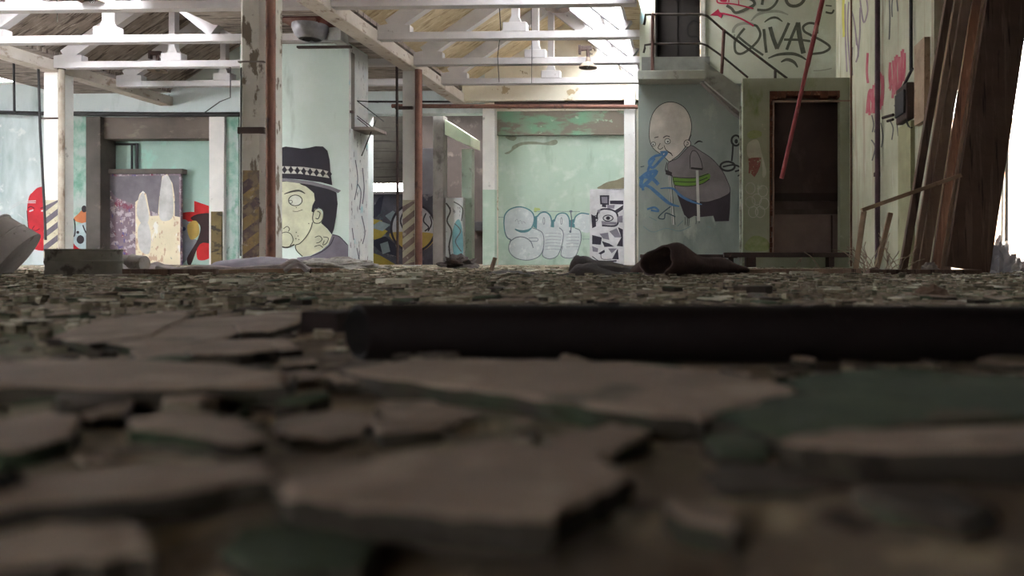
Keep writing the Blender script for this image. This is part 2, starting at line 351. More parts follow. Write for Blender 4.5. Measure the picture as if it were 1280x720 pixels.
for q0, q1, r in (((106, 172), (213, 172), .022), ((108, 172), (108, 284), .014), ((188, 172), (188, 284), .02), ((210, 172), (210, 284), .026)):
    obj('pipe', MB().tube([p3(q0), p3(q1)], r, 8), steel_dark, tt)
# painted board inside the portal
Yp = 15.14
a = W(131, 217, Yp); b = W(226, 335, Yp)
tp = thing('partition_board', 'speckled painted partition board with white drip peaks inside the portal', 'partition', ((a.x + b.x) / 2, Yp, 0))
obj('board', MB().box(a.x, b.x, Yp, Yp + .06, 0, a.z), crystal_m, tp)
obj('top_rail', MB().box(a.x - .03, b.x + .06, Yp - .05, Yp + .11, a.z - .01, a.z + .09), concrete_dark, tp, bevel=.01)
mu = Mural(lambda x, y: W(x, y, Yp), (0, -1, 0), 110, 130, 3.426)
o = obj('grey_paint_field', mu.fill(MB(), [(90, 310), (390, 305), (392, 500), (300, 470), (120, 400), (88, 360)], .001, False), paint((118, 112, 120)), tp)
mb = MB(); mu.fill(mb, [(205, 680), (203, 420), (215, 410), (222, 385), (236, 372), (250, 385), (258, 430), (268, 480), (300, 478), (306, 400), (318, 310), (340, 300), (362, 340), (372, 400), (372, 480), (395, 485), (395, 690)], .003, False)
obj('cream_drip_paint', mb, cream_speck, tp)
mb = MB(); mu.fill(mb, [(212, 480), (214, 420), (236, 380), (250, 420), (262, 490), (240, 520)], .005); mu.fill(mb, [(306, 480), (316, 330), (340, 306), (360, 350), (366, 470), (340, 500)], .005)
mu.fill(mb, [(222, 620), (216, 530), (250, 500), (270, 560), (262, 640)], .005)
obj_pieces('white_drip', mb, paint((208, 206, 206)), tp)
# rooster-like red painting and its striped panel at the pilaster
Ym = YB - .105
a, b = W(263, 265, YB), W(282, 328, YB)
tag(obj('hazard_board', MB().box(a.x + .1, b.x, YB - .14, YB - .104, 0, a.z), M('olive_worn_board', (112, 98, 66), (92, 80, 56), 4, (((60, 52, 46), (2.2, 2.2, 5), .56, .02),), .9)), 'olive board with black hazard slashes at the foot of the white pilaster', 'board', kind='thing')
tm = thing('mural', 'red and black bird shaped painting beside the speckled board in the portal', 'mural', W(248, 320, 15.31))
mu = Mural(lambda x, y: W(x, y, 15.32), (0, -1, 0), 110, 130, 3.426)
mu2 = Mural(lambda x, y: W(x, y, 15.32), (0, -1, 0), 110, 130, 3.426)
obj_pieces('red_paint', mu.fill(mu.fill(mu.fill(MB(), [(455, 415), (535, 442), (535, 478), (470, 480), (455, 465)], .001, False), [(395, 470), (450, 462), (480, 475), (470, 500), (395, 500)], .001), [(470, 600), (500, 585), (540, 610), (520, 660), (470, 665)], .001), paint((176, 38, 40)), tm)
obj('black_paint', mu.fill(MB(), [(440, 490), (480, 470), (535, 480), (540, 590), (480, 600), (440, 690), (425, 660), (470, 580), (480, 520)], .003), paint((52, 34, 36)), tm)
obj('yellow_paint', mu.fill(MB(), [(425, 525), (450, 500), (472, 510), (475, 560), (440, 580)], .003), paint((186, 156, 84)), tm)
obj('grey_paint', mu.fill(MB(), [(396, 510), (430, 505), (440, 570), (470, 590), (430, 660), (396, 672)], .002), paint((128, 130, 138)), tm)
obj('eye', mu.fill(MB(), mu.ell((410, 535), 9, 9), .005), paint((50, 60, 96)), tm)

# red face mural on far left wall
mu = Mural(lambda x, y: W(x, y, YB), (0, -1, 0), 0, 220, 5.54)
tm = thing('mural', 'red painted face with white hair behind the striped column at far left', 'mural', W(45, 320, YB - .01))
obj('face', mu.fill(MB(), [(188, 240), (195, 170), (212, 125), (255, 85), (300, 72), (322, 100), (330, 300), (335, 500), (225, 500), (205, 420), (195, 330)], .001), paint((178, 42, 52)), tm)
mb = MB()
for p in ([(195, 95), (240, 72), (290, 58)], [(215, 120), (255, 82), (295, 70)], [(80, 215), (140, 180), (250, 172)], [(60, 240), (150, 190), (248, 185)], [(120, 260), (160, 290), (192, 320)]): mu.stroke(mb, p, 6, .003)
mu.fill(mb, [(203, 240), (230, 230), (232, 240), (205, 250)], .003, False); mu.fill(mb, [(285, 238), (312, 232), (312, 245), (288, 247)], .003, False)
obj('hair', mb, paint((206, 210, 212)), tm)
mb = MB()
for p, w in (([(195, 222), (215, 212), (240, 225)], 8), ([(280, 225), (300, 218), (315, 222)], 8), ([(240, 345), (225, 370), (250, 378), (275, 365)], 6), ([(215, 405), (245, 400), (280, 410)], 7), ([(235, 440), (260, 432), (275, 440)], 6), ([(188, 240), (195, 330), (207, 420), (225, 495)], 6)): mu.stroke(mb, p, w, .003)
obj('feature_line', mb, paint((92, 26, 38)), tm)
tm = thing('mural', 'red, orange and black doodle painted between striped column and dark door surround', 'mural', W(100, 320, YB - .04))
mu = Mural(lambda x, y: W(x, y, YB - .03), (0, -1, 0), 0, 220, 5.54)
mr = Mural(lambda x, y: W(x, y, YB), (0, -1, 0), 0, 220, 5.54)
obj_pieces('red_paint', mu.fill(mu.fill(MB(), [(440, 175), (480, 190), (495, 260), (490, 320), (440, 340)], .001), [(440, 400), (490, 430), (520, 480), (560, 505), (440, 505)], .001), paint((170, 36, 46)), tm)
obj('orange_paint', mu.fill(MB(), [(510, 300), (545, 260), (575, 235), (625, 250), (630, 330), (560, 325)], .001), paint((186, 110, 72)), tm)
obj('pale_paint', mu.fill(MB(), [(500, 430), (515, 360), (560, 330), (628, 335), (628, 500), (545, 500)], .002), paint((170, 186, 192)), tm)
mb = MB(); mu.stroke(mb, [(485, 305), (516, 305), (516, 415), (455, 415)], 9, .004); mu.fill(mb, mu.ell((558, 440), 26, 30), .004); mu.fill(mb, mu.ell((584, 228), 18, 24), .004); mu.fill(mb, mu.ell((540, 390), 10, 10), .004); mu.stroke(mb, [(575, 340), (590, 380), (610, 420), (605, 480)], 9, .004)
obj('black_paint', mb, paint((44, 36, 42)), tm)

# rear rooms behind the centre opening
xr0, xr1 = xB - 1.2, x1 + .1
slit = hole(459, 504, 228, 243, 18.0)
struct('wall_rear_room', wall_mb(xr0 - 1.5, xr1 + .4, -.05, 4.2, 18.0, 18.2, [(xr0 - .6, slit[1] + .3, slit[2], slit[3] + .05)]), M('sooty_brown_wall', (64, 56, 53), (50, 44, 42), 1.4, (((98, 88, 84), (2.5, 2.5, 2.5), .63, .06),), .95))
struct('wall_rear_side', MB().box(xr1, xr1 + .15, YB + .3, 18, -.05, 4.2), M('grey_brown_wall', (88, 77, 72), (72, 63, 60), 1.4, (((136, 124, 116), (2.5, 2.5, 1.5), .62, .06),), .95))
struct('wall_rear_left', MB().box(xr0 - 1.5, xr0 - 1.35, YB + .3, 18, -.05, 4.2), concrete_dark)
struct('ceiling_rear', MB().box(xr0 - 1.5, xr1 + .15, YB + .3, 15.9, 4.0, 4.2).box(xr0 - 1.5, xr1 + .15, 17.2, 18.2, 4.0, 4.2), concrete_dark)  # ceiling out of view; gap left in it to light the rear rooms
# planked hanging screen above the bright slit
Ys = 15.9
a, b = W(458, 143, Ys), W(541, 229, Ys)
tag(obj('plank_screen', MB().box(a.x - .4, W(505, 0, Ys).x, Ys, Ys + .05, b.z, a.z), M('dark_plank_screen', (72, 66, 60), (58, 52, 48), 3, (((112, 108, 102), (9, 9, 9), .72, .02), ((46, 40, 38), (.6, .6, 14), .58, .03)), .95)), 'dark plank screen hung above the bright slit behind the white post', 'screen', kind='thing')
a, b = W(455, 243, Ys), W(541, 335, Ys)
tw = thing('graffiti_partition', 'low dark partition with yellow shards and a round emblem behind the slim pillar', 'partition', ((a.x + b.x) / 2, Ys, 0))
obj('panel', MB().box(a.x - .4, b.x, Ys, Ys + .1, 0, a.z), graf_dark, tw)
obj('ledge', MB().box(a.x - .4, W(506, 0, Ys).x, Ys - .12, Ys + .16, a.z, a.z + .05), concrete_grey, tw)
obj('upper_panel', MB().box(W(528, 0, Ys).x - .3, b.x, Ys + .02, Ys + .08, a.z, W(535, 185, Ys).z), M('lilac_grey_panel', (120, 116, 122), (104, 98, 104), 2), tw)
mu = Mural(lambda x, y: W(x, y, Ys), (0, -1, 0), 440, 110, 3.13)
mb = MB()
for p in ([(66, 555), (110, 545), (140, 560), (100, 600), (66, 580)], [(66, 640), (110, 655), (170, 690), (66, 697)], [(72, 510), (120, 520), (100, 535), (70, 530)]): mu.fill(mb, p, .001, False)
obj_pieces('yellow_shard', mb, paint((158, 138, 60)), tw)
mb = MB()
for p in ([(66, 500), (105, 430), (125, 420), (112, 490), (90, 510)], [(70, 600), (130, 580), (170, 610), (180, 660), (110, 640)]): mu.fill(mb, p, .0015, False)
obj_pieces('black_shard', mb, paint((44, 42, 56)), tw)
mb = MB()
for p in ([(70, 545), (110, 520), (150, 535), (120, 560)], [(130, 500), (160, 480), (190, 500), (170, 540)], [(110, 610), (140, 600), (150, 640), (120, 650)]): mu.fill(mb, p, .0022, False)
obj_pieces('grey_shard', mb, paint((128, 138, 142)), tw)
obj('emblem_disc', mu.fill(MB(), mu.ell((240, 548), 86, 92, 32), .003), paint((176, 172, 176)), tw)
mb = MB(); mu.fill(mb, [(156, 565), (325, 570), (312, 610), (270, 638), (205, 632), (168, 605)], .0045)
obj('emblem_band', mb, paint((166, 140, 76)), tw)
mb = MB(); mu.stroke(mb, mu.ell((240, 548), 86, 92, 32), 9, .006, True); mu.stroke(mb, [(290, 490), (280, 520), (300, 545), (285, 560)], 5, .006); mu.stroke(mb, [(305, 500), (312, 530), (298, 560)], 5, .006); mu.stroke(mb, [(205, 480), (190, 520), (205, 560)], 6, .006)
obj('emblem_line', mb, paint((48, 42, 50)), tw)
# concrete post, beam stub, mint post, low painted wall
Yq = 15.4
a, b = W(541, 150, Yq), W(554, 335, Yq)
tag(obj('concrete_post', MB().box(a.x, b.x, Yq, Yq + .28, 0, a.z + .1), concrete_grey, bevel=.012), 'bare grey concrete post right of the round emblem', 'post', kind='thing')
a, b = W(577, 186, Yq + .3), W(590, 335, Yq + .3)
tag(obj('concrete_post', MB().box(a.x, b.x, Yq + .3, Yq + .5, 0, a.z), M('pale_mint_post', (176, 190, 178), (158, 172, 160), 3, (((130, 134, 124), (5, 5, 3), .64, .04),)), bevel=.01), 'mint painted post beside the dark doorway in the rear room', 'post', kind='thing')
q = [W(556, 149, Yq + .02), W(588, 170, Yq + .02), W(588, 182, Yq + .02), W(579, 179, Yq + .02), W(556, 168, Yq + .02)]
tag(obj('stair_beam', MB().prism(q, (0, .7, 0)), M('pale_mint_beam', (196, 206, 182), (176, 186, 164), 2)), 'pale slanting beam resting on the mint post in the rear room', 'beam', kind='thing')
a, b = W(553, 247, Yq + .15), W(579, 335, Yq + .15)
tw = thing('low_wall', 'knee high white wall with a teal scrawl between grey and mint posts', 'wall', ((a.x + b.x) / 2, Yq + .15, 0))
obj('wall_panel', MB().box(a.x, b.x, Yq + .15, Yq + .3, 0, a.z), scrawl_white, tw)
mu = Mural(lambda x, y: W(x, y, Yq + .15), (0, -1, 0), 440, 110, 3.13)
obj('teal_scrawl', mu.fill(MB(), [(400, 660), (392, 580), (402, 530), (420, 515), (432, 560), (435, 640), (420, 665)], .001), paint((120, 166, 174)), tw)
mb = MB(); mu.stroke(mb, [(368, 450), (385, 480), (372, 520), (390, 560), (380, 620), (388, 680)], 6, .003); mu.stroke(mb, [(402, 530), (425, 560), (405, 600), (428, 640)], 4, .003); mu.stroke(mb, [(398, 445), (432, 470), (428, 520)], 4, .003)
obj('dark_scrawl', mb, paint((96, 92, 92)), tw)
# niche at end of the rear doorway
a, b = W(592, 277, 17.9), W(604, 289, 17.9)
tag(obj('meter_box', MB().box(a.x, b.x + .1, 17.8, 17.995, b.z, a.z), steel_dark, bevel=.01), 'small black box on the rear wall inside the dark doorway', 'box', kind='thing')

# pilaster, mint wall and white column at right of the far wall
a, b = W(606, 137, YB), W(621, 335, YB)
t = thing('pilaster', 'white and mint pilaster left of the bubble letter wall', 'pilaster', ((a.x + b.x) / 2, YB, 0))
zm = W(613, 238, YB).z
obj('upper_shaft', MB().box(a.x, b.x, YB - .16, YB - .002, zm, a.z), concrete_white, t)
obj('lower_shaft', MB().box(a.x, b.x, YB - .16, YB - .002, 0, zm), mint_green, t)
a, b = W(780, 126, YB - .3), W(794, 335, YB - .3)
tag(obj('white_column', MB().box(a.x, b.x, YB - .3, YB - .02, 0, W(787, 108, YB - .3).z), concrete_white, bevel=.012), 'plain whitewashed column right of the black and white poster', 'column', kind='thing')
struct('wall_mint', MB().box(hg[0] - .3, hg[1] + .4, YB + .12, YB + .3, -.05, 3.4), mint_green)
a, b = W(622, 138, YB), W(781, 168, YB)
tag(obj('peeling_band', MB().box(hg[0], hg[1], YB + .02, YB + .118, b.z, hg[3]), green_dirty), 'peeling green and brown lintel band above the mint wall', 'lintel', kind='thing')
a, b = W(581, 108, YB - .02), W(800, 127, YB - .02)
tag(obj('wall_beam', MB().box(a.x, 2.0, YB - .2, YB - .002, b.z, a.z), band_peel), 'cream wall beam with patches of fallen paint along the far wall top', 'beam', kind='thing')
a, b = W(618, 126.5, YB - .1), W(781, 131, YB - .1)
tag(obj('dark_strip', MB().box(a.x, b.x, YB - .1, YB - .01, b.z, a.z), rust_dark), 'thin dark strip under the cream wall beam', 'strip', kind='thing')  # thin dark strip running below the wall beam
# painted patch of bare render beside poster
mu = Mural(lambda x, y: W(x, y, YB + .12), (0, -1, 0), 618, 225, 6.545)
tag(obj('bare_render_patch', mu.fill(MB(), [(850, 72), (880, 40), (930, 15), (1000, 0), (1070, -20), (1075, 74)], .001), M('bare_render', (118, 112, 94), (132, 126, 106), 5)), 'bare brown render patch above the black and white poster', 'patch', kind='thing')
# flaked paint under the lintel band
mu0 = Mural(lambda x, y: W(x, y, YB + .12), (0, -1, 0), 620, 160, 3.79)
tag(obj('bare_render_patch', mu0.fill(mu0.fill(MB(), [(80, 85), (120, 68), (180, 64), (230, 70), (280, 55), (292, 70), (270, 82), (200, 78), (130, 80), (90, 100), (60, 122), (40, 120), (70, 105)], .001), [(45, 40), (80, 36), (98, 46), (85, 60), (60, 55)], .001), M('flaked_render', (146, 152, 134), (120, 126, 110), 8)), 'crooked flake of lost paint high on the mint wall', 'patch', kind='thing')
# bubble lettering
tm = thing('bubble_lettering', 'silver bubble letter graffiti with teal outlines low on the mint wall', 'graffiti', W(685, 325, YB + .11))
silver = M('silver_spray_paint', (194, 200, 202), (182, 188, 192), 6, (((206, 210, 210), (9, 9, 9), .6, .05), ((168, 186, 180), (4, 4, 4), .66, .05)), .8)
Sx = [(78, 350), (85, 290), (120, 245), (180, 222), (240, 225), (300, 255), (325, 300), (322, 350), (305, 390), (350, 405), (390, 430), (405, 480), (400, 560), (370, 620), (310, 650), (240, 655), (170, 635), (125, 590), (118, 540), (135, 490), (105, 470), (85, 420)]
E1 = [(350, 300), (378, 270), (420, 264), (455, 290), (468, 340), (465, 385), (530, 390), (560, 420), (563, 480), (540, 570), (510, 625), (450, 645), (395, 620), (403, 560), (405, 480), (390, 430), (348, 402)]
E2 = [(490, 340), (510, 290), (550, 270), (590, 280), (612, 320), (615, 385), (660, 395), (700, 415), (710, 480), (690, 560), (660, 625), (600, 640), (545, 615), (558, 540), (566, 480), (560, 420), (530, 392), (486, 385)]
CC = [(650, 350), (665, 300), (710, 272), (775, 280), (780, 420), (720, 424), (690, 396), (652, 386)]
for nm, P in (('letter_fill', Sx), ('letter_fill', E1), ('letter_fill', E2), ('letter_fill', CC)): obj(nm, mu.fill(MB(), P, .001), silver, tm)
mb = MB()
mu.stroke(mb, Sx[:9], 10, .003); mu.stroke(mb, [(78, 350), (85, 420), (105, 470), (135, 490)], 9, .003); mu.stroke(mb, E1[:6], 11, .003); mu.stroke(mb, E2[:6], 10, .003); mu.stroke(mb, CC[:4], 10, .003)
mu.stroke(mb, [(168, 402), (215, 420), (270, 415), (305, 392)], 22, .003, taper=True); mu.fill(mb, [(325, 300), (352, 290), (348, 400), (318, 385)], .0028, False); mu.fill(mb, [(467, 330), (490, 320), (488, 388), (465, 385)], .0028, False); mu.fill(mb, [(613, 330), (650, 320), (650, 388), (615, 385)], .0028, False)
mu.stroke(mb, [(652, 360), (655, 390)], 9, .003)
obj('teal_outline', mb, paint((92, 134, 142)), tm)
mb = MB()
mu.stroke(mb, Sx[8:], 6, .0035); mu.stroke(mb, E1[6:14], 6, .0035); mu.stroke(mb, E2[6:14], 6, .0035); mu.stroke(mb, [(125, 505), (180, 470), (240, 468), (295, 500), (318, 555)], 7, .0035); mu.stroke(mb, [(280, 475), (350, 475), (350, 500), (285, 500)], 4, .0035)
for (x, y) in ((405, 335), (548, 335)): mu.stroke(mb, mu.ell((x, y), 7, 28, 14), 4, .0035, True)
for k in range(6): mu.stroke(mb, [(415, 440 + k * 26), (470, 434 + k * 26), (545, 440 + k * 26)], 2.4, .0035)
for k in range(5): mu.stroke(mb, [(590, 445 + k * 26), (640, 440 + k * 26), (695, 444 + k * 26)], 2.2, .0035)
for k in range(3): mu.stroke(mb, [(170 + k * 30, 340), (185 + k * 30, 320 + 12 * k), (200 + k * 28, 360)], 2.2, .0035)
mu.stroke(mb, [(625, 262), (632, 330), (625, 420)], 8, .0035); mu.fill(mb, mu.ell((626, 257), 14, 9), .004); mu.fill(mb, mu.ell((622, 422), 9, 11), .004); mu.stroke(mb, [(320, 258), (450, 256), (620, 258), (700, 258)], 3, .0035); mu.stroke(mb, [(30, 305), (75, 305)], 3, .0035); mu.stroke(mb, [(720, 484), (780, 484)], 3, .0035)
obj('grey_outline', mb, paint((112, 116, 128)), tm)
mb = MB(); mu.fill(mb, mu.ell((350, 240), 26, 12), .001); mu.fill(mb, mu.ell((335, 245), 12, 20), .001)
obj('yellow_spray', mb, paint((186, 200, 130)), tm)
# black and white pasted poster
tm = thing('poster', 'black and white abstract face poster pasted beside the white column', 'poster', W(759, 330, YB + .1))
obj('sheet', mu.fill(MB(), [(782, 76), (1062, 70), (1062, 745), (800, 745), (780, 640)], .001, False), paint((204, 202, 206)), tm)
mb = MB()
for p in ([(862, 125), (940, 125), (938, 205), (866, 200)], [(945, 168), (1055, 168), (1055, 200), (945, 196)], [(792, 280), (830, 300), (832, 380), (800, 395)], [(800, 450), (880, 470), (870, 530), (800, 525)], [(1010, 560), (1018, 650), (962, 648)], [(880, 180), (915, 190), (915, 225), (880, 220)], [(985, 250), (1055, 205), (1052, 240), (1000, 275)], [(850, 600), (900, 570), (905, 590), (870, 610)], [(1010, 385), (1052, 405), (1052, 545), (1000, 540), (1038, 470)], [(900, 660), (1000, 655), (1000, 668), (905, 676)], [(1005, 680), (1056, 690), (1056, 720), (1000, 710)], [(880, 500), (940, 520), (980, 545), (900, 548)]): mu.fill(mb, p, .003, False)
mu.stroke(mb, [(835, 320), (850, 260), (890, 238), (960, 245), (1005, 280), (1000, 370), (880, 372)], 14, .003); mu.stroke(mb, mu.ell((930, 312), 40, 24), 8, .003, True); mu.fill(mb, mu.ell((930, 312), 17, 15), .004)
mu.stroke(mb, mu.ell((828, 316), 18, 24), 6, .003, True); mu.stroke(mb, [(800, 625), (860, 665), (950, 690)], 7, .003); mu.stroke(mb, [(872, 590), (880, 645), (960, 648)], 5, .003)
obj_pieces('black_shape', mb, paint((52, 48, 60)), tm)
mb = MB()
for p in ([(940, 420), (1000, 395), (1040, 470), (985, 470)], [(860, 440), (930, 430), (940, 490), (890, 480)], [(840, 250), (870, 235), (860, 280)], [(930, 560), (1005, 560), (960, 600)], [(800, 540), (850, 560), (845, 590), (805, 585)], [(875, 335), (1000, 345), (1000, 365), (880, 365)], [(920, 205), (985, 205), (980, 235), (925, 232)], [(1005, 300), (1050, 290), (1050, 350), (1010, 345)], [(875, 138), (925, 138), (925, 190), (880, 188)]): mu.fill(mb, p, .0036, False)
obj_pieces('grey_shape', mb, paint((126, 120, 132)), tm)
# ------------------------------------------------------------------ beams, columns, trusses, roof
def beam(x, label):
    mb = MB().box(x - .13, x + .13, 3.0, 14.95, ZB0, ZB1)
    return tag(obj('long_beam', mb, M('flaking_beam_paint', (206, 198, 192), (186, 176, 168), 2.5, (((150, 132, 120), (9, 5, 9), .63, .06), ((100, 84, 76), (12, 6, 12), .69, .03)), .9), bevel=.01), label, 'beam', 'long beams under the trusses', 'thing')
beam(XL, 'flaking white long beam running to the far wall above the left striped column')
beam(XC, 'flaking white long beam running to the far wall above the slim middle pillar')
TY = [W(700, 0, y).y for y in (9.35, 10.75, 12.15, 13.5)]
ZC = ZB1 - .14
XE = {XL: XC - .13, XC: W(797, 0, 9.4).x - .01}
def truss(x0, y, label):
    r = thing('roof_truss', label, 'truss', (x0 + BAY / 2, y, ZC), 'roof trusses')
    h = .105; w = .14; zt = ZC + h
    obj('bottom_chord', MB().box(x0 + .132, XE[x0] - .002, y - w / 2, y + w / 2, ZC, zt), truss_m, r, bevel=.008)
    def diag(nm, a, b, wd):
        obj(nm, MB().bar((a[0], y, a[1]), (b[0], y, b[1]), w * .92, wd, Vector((0, 1, 0)).cross(Vector((b[0] - a[0], 0, b[1] - a[1])))), truss_m, r)
    ap = (x0 + APX, zt + APZ)
    diag('rafter', (x0 + .30, zt + .09), ap, .21); diag('rafter', ap, (min(x0 + TOE, XE[x0] - .1), zt + .05), .21)
    obj('post', MB().prism([(x0 + APX - .05, y - w * .4, zt + APZ), (x0 + APX + .05, y - w * .4, zt + APZ), (x0 + APX + .05, y - w * .4, zt + .22), (x0 + APX + .09, y - w * .4, zt + .12), (x0 + APX - .09, y - w * .4, zt + .12), (x0 + APX - .05, y - w * .4, zt + .22)], (0, w * .8, 0)), truss_m, r)
    obj('post_block', MB().box(x0 + APX - .17, x0 + APX + .17, y - w * .55, y + w * .55, zt - .01, zt + .125), truss_m, r, bevel=.008)
    obj('gusset', MB().prism([(x0 + .134, y - w * .5, zt - .005), (x0 + .60, y - w * .5, zt - .005), (x0 + .60, y - w * .5, zt + .10), (x0 + .3, y - w * .5, zt + .12), (x0 + .134, y - w * .5, zt + .09)], (0, w, 0)), truss_m, r)
ords = ['first', 'second', 'third', 'last']
for k, y in enumerate(TY):
    pl = ('nearest' if k == 0 else ords[k] + ' from the front' if k < 3 else 'farthest')
    truss(XL, y, 'whitewashed concrete truss over the left bay, %s of four' % pl)
    truss(XC, y, 'whitewashed concrete truss over the middle bay with straw boards, %s of four' % pl)
# roof sheets (sawtooth): boarded slope, glazed slope, flat valley
def roof(nm, x0, m, g0, g1, xend=None, part=0.0):
    zt = ZC + .105 + .13
    Y0, Y1 = -3.0, 15.3
    mb = MB()
    mb.prism([(x0 - .05, Y0, zt), (x0 + APX, Y0, zt + APZ), (x0 + APX, Y0, zt + APZ + .08), (x0 - .05, Y0, zt + .08)], (0, Y1 - Y0, 0))
    xe = xend or x0 + BAY + .05
    if xe > x0 + TOE: mb.prism([(x0 + TOE, Y0, zt), (xe, Y0, zt), (xe, Y0, zt + .08), (x0 + TOE, Y0, zt + .08)], (0, Y1 - Y0, 0))
    for (ya, yb) in ((Y0, g0), (g1, Y1)):
        if yb - ya > .1: mb.prism([(x0 + APX, ya, zt + APZ), (x0 + TOE, ya, zt), (x0 + TOE, ya, zt + .06), (x0 + APX, ya, zt + APZ + .06)], (0, yb - ya, 0))
    if part: mb.prism([(x0 + APX, g0, zt + APZ), (x0 + APX + (TOE - APX) * part, g0, zt + APZ * (1 - part)), (x0 + APX + (TOE - APX) * part, g0, zt + APZ * (1 - part) + .06), (x0 + APX, g0, zt + APZ + .06)], (0, g1 - g0, 0))
    struct(nm, mb, m)
    return zt
XSB = W(797, 0, 9.85).x
zt = roof('ceiling_left', XL, roof_grey, 5.0, 10.4); roof('ceiling_centre', XC, roof_straw, 7.2, 15.3, XSB, .38); roof('ceiling_outer', XL - BAY, roof_grey, 8.0, 12.0)  # centre bay's unseen near glazing left out to keep the foreground dim
def skylight(n, x0, Y0, Y1=15.3, part=0.0):
    AX_, AZ_ = APX + (TOE - APX) * part, APZ * (1 - part)
    d = Vector((TOE - AX_, 0, -AZ_))
    g = struct('window_%d' % n, MB().prism([(x0 + AX_, Y0, zt + AZ_ + .03), (x0 + TOE, Y0, zt + .03), (x0 + TOE, Y0, zt + .036), (x0 + AX_, Y0, zt + AZ_ + .036)], (0, Y1 - Y0, 0)), glass)
    fb = MB(); y = Y0
    while y < Y1: fb.bar((x0 + AX_, y, zt + AZ_ + .02), (x0 + TOE, y, zt + .02), .05, .05); y += .7
    for tt_ in (.02, .5, .98): p = Vector((x0 + AX_, 0, zt + AZ_ + .02)) + d * tt_; fb.bar((p.x, Y0, p.z), (p.x, Y1, p.z), .05, .05)
    struct('window_frame', fb, truss_m, g)
skylight(3, XL, 5.0, 10.4); skylight(4, XC, 7.2, 15.3, .38); skylight(5, XL - BAY, 8.0, 12.0)
struct('ceiling_right', MB().box(XSB, 6.0, -3, 15.3, 4.9, 5.0), concrete_grey)
YL_ = 9.8
struct('wall_upper_right', MB().box(XSB - .04, XSB + .04, -3, YL_ - .02, zt + .081, 4.9).box(XSB - .04, XSB + .04, 10.7, 15.3, zt + .081, 4.9), concrete_white)
struct('wall_front_blocker', wall_mb(-15.2, 5.2, -.05, 5, -3.2, -3.0, [(-2.2, -1.8, .0, 2.0)]), concrete_grey)  # out-of-view wall added to cut light from behind, opening sized likewise
struct('wall_right_blocker', MB().box(5.0, 5.2, -3.2, 6.6, -.05, 4.95), concrete_grey)  # unseen wall added to shut out light from the right
struct('wall_left', wall_mb(-3, 15.3, -.05, 5, -15.2, -15.0, [(5.5, 9.5, 1.2, 3)], 'y'), pale_blue)

# big column with brown pipe, near left of centre
def hazard(t, xa, xb, yf, z0, z1, ms, n, slope, off=.003, nm='hazard_stripe'):
    h = (z1 - z0) / n; dz = (xb - xa) * slope
    obj('hazard_ground', MB().box(xa, xb, yf - off * .5, yf + .001, z0, z1), ms[0], t)
    for k in range(-2, n + 1):
        za = z0 + k * h
        pts = [(xa, za), (xb, za + dz), (xb, za + dz + h * .5), (xa, za + h * .5)]
        pts = [(x, min(max(z, z0), z1)) for x, z in pts]
        if max(p[1] for p in pts) - min(p[1] for p in pts) < .01: continue
        ok = [p for i, p in enumerate(pts) if p != pts[i - 1]]
        if len(ok) < 3: continue
        obj(nm, MB().prism([(x, yf - off, z) for x, z in ok], (0, off * .6, 0)), ms[1], t)
Yc = 8.1
a = W(298, 0, Yc); b = W(334, 0, Yc)
t = thing('striped_column', 'thick peeling column with worn yellow stripes and a brown downpipe', 'column', ((a.x + b.x) / 2, Yc + .15, 0))
c1, c2 = W(303, 0, Yc).x, W(324, 0, Yc).x
obj('shaft', MB().prism([(a.x, Yc + .05, 0), (c1, Yc, 0), (c2, Yc, 0), (b.x, Yc + .07, 0), (b.x, Yc + .3, 0), (a.x, Yc + .3, 0)], (0, 0, ZB0 - .002)), peel_col, t)
zz = lambda y: W(312, y, Yc).z
hazard(t, c1 + .005, c2, Yc, .02, zz(213), (yellow_stripe, purple_stripe), 4, .75)
obj('steel_band', MB().box(a.x - .005, b.x - .04, Yc - .012, Yc + .31, zz(167), zz(159)), rust_dark, t)
obj('steel_band', MB().box(a.x - .003, b.x - .04, Yc - .006, Yc + .305, zz(78), zz(76)), concrete_grey, t)
xp = W(339, 0, Yc - .02).x
obj('downpipe', MB().tube([(xp, Yc - .03, .02), (xp, Yc - .03, 3.6)], .049, 16), rust, t, smooth=True)
obj('conduit', MB().tube([(c1 - .015, Yc - .004, zz(320)), (c1 - .012, Yc - .004, zz(88)), (c1 - .03, Yc + .03, zz(84))], .009, 6), steel_dark, t)
# slim middle pillar
Yc = 12.3
t = thing('striped_column', 'slim white pillar with faded stripes and a rusty downpipe in mid hall', 'column', (W(512, 0, Yc).x, Yc + .15, 0))
a, b = W(503, 0, Yc).x, W(518.5, 0, Yc).x
obj('shaft', MB().box(a, b, Yc, Yc + .3, 0, ZB0 - .002), concrete_white, t, bevel=.01)
zz = lambda y: W(512, y, Yc).z
hazard(t, a + .003, b - .003, Yc, .02, zz(250), (hazard_pale, M('faded_stripe', (126, 110, 106), (104, 88, 86), 5, (((160, 150, 140), (9, 9, 9), .6, .03),))), 5, .8)
xp = W(523.5, 0, Yc - .05).x
obj('downpipe', MB().tube([(xp, Yc - .06, .02), (xp, Yc - .06, 3.2)], .058, 14), rust, t, smooth=True)
obj('bracket', MB().box(a - .1, b - .02, Yc - .06, Yc - .005, zz(137), zz(133.5)), rust_dark, t)
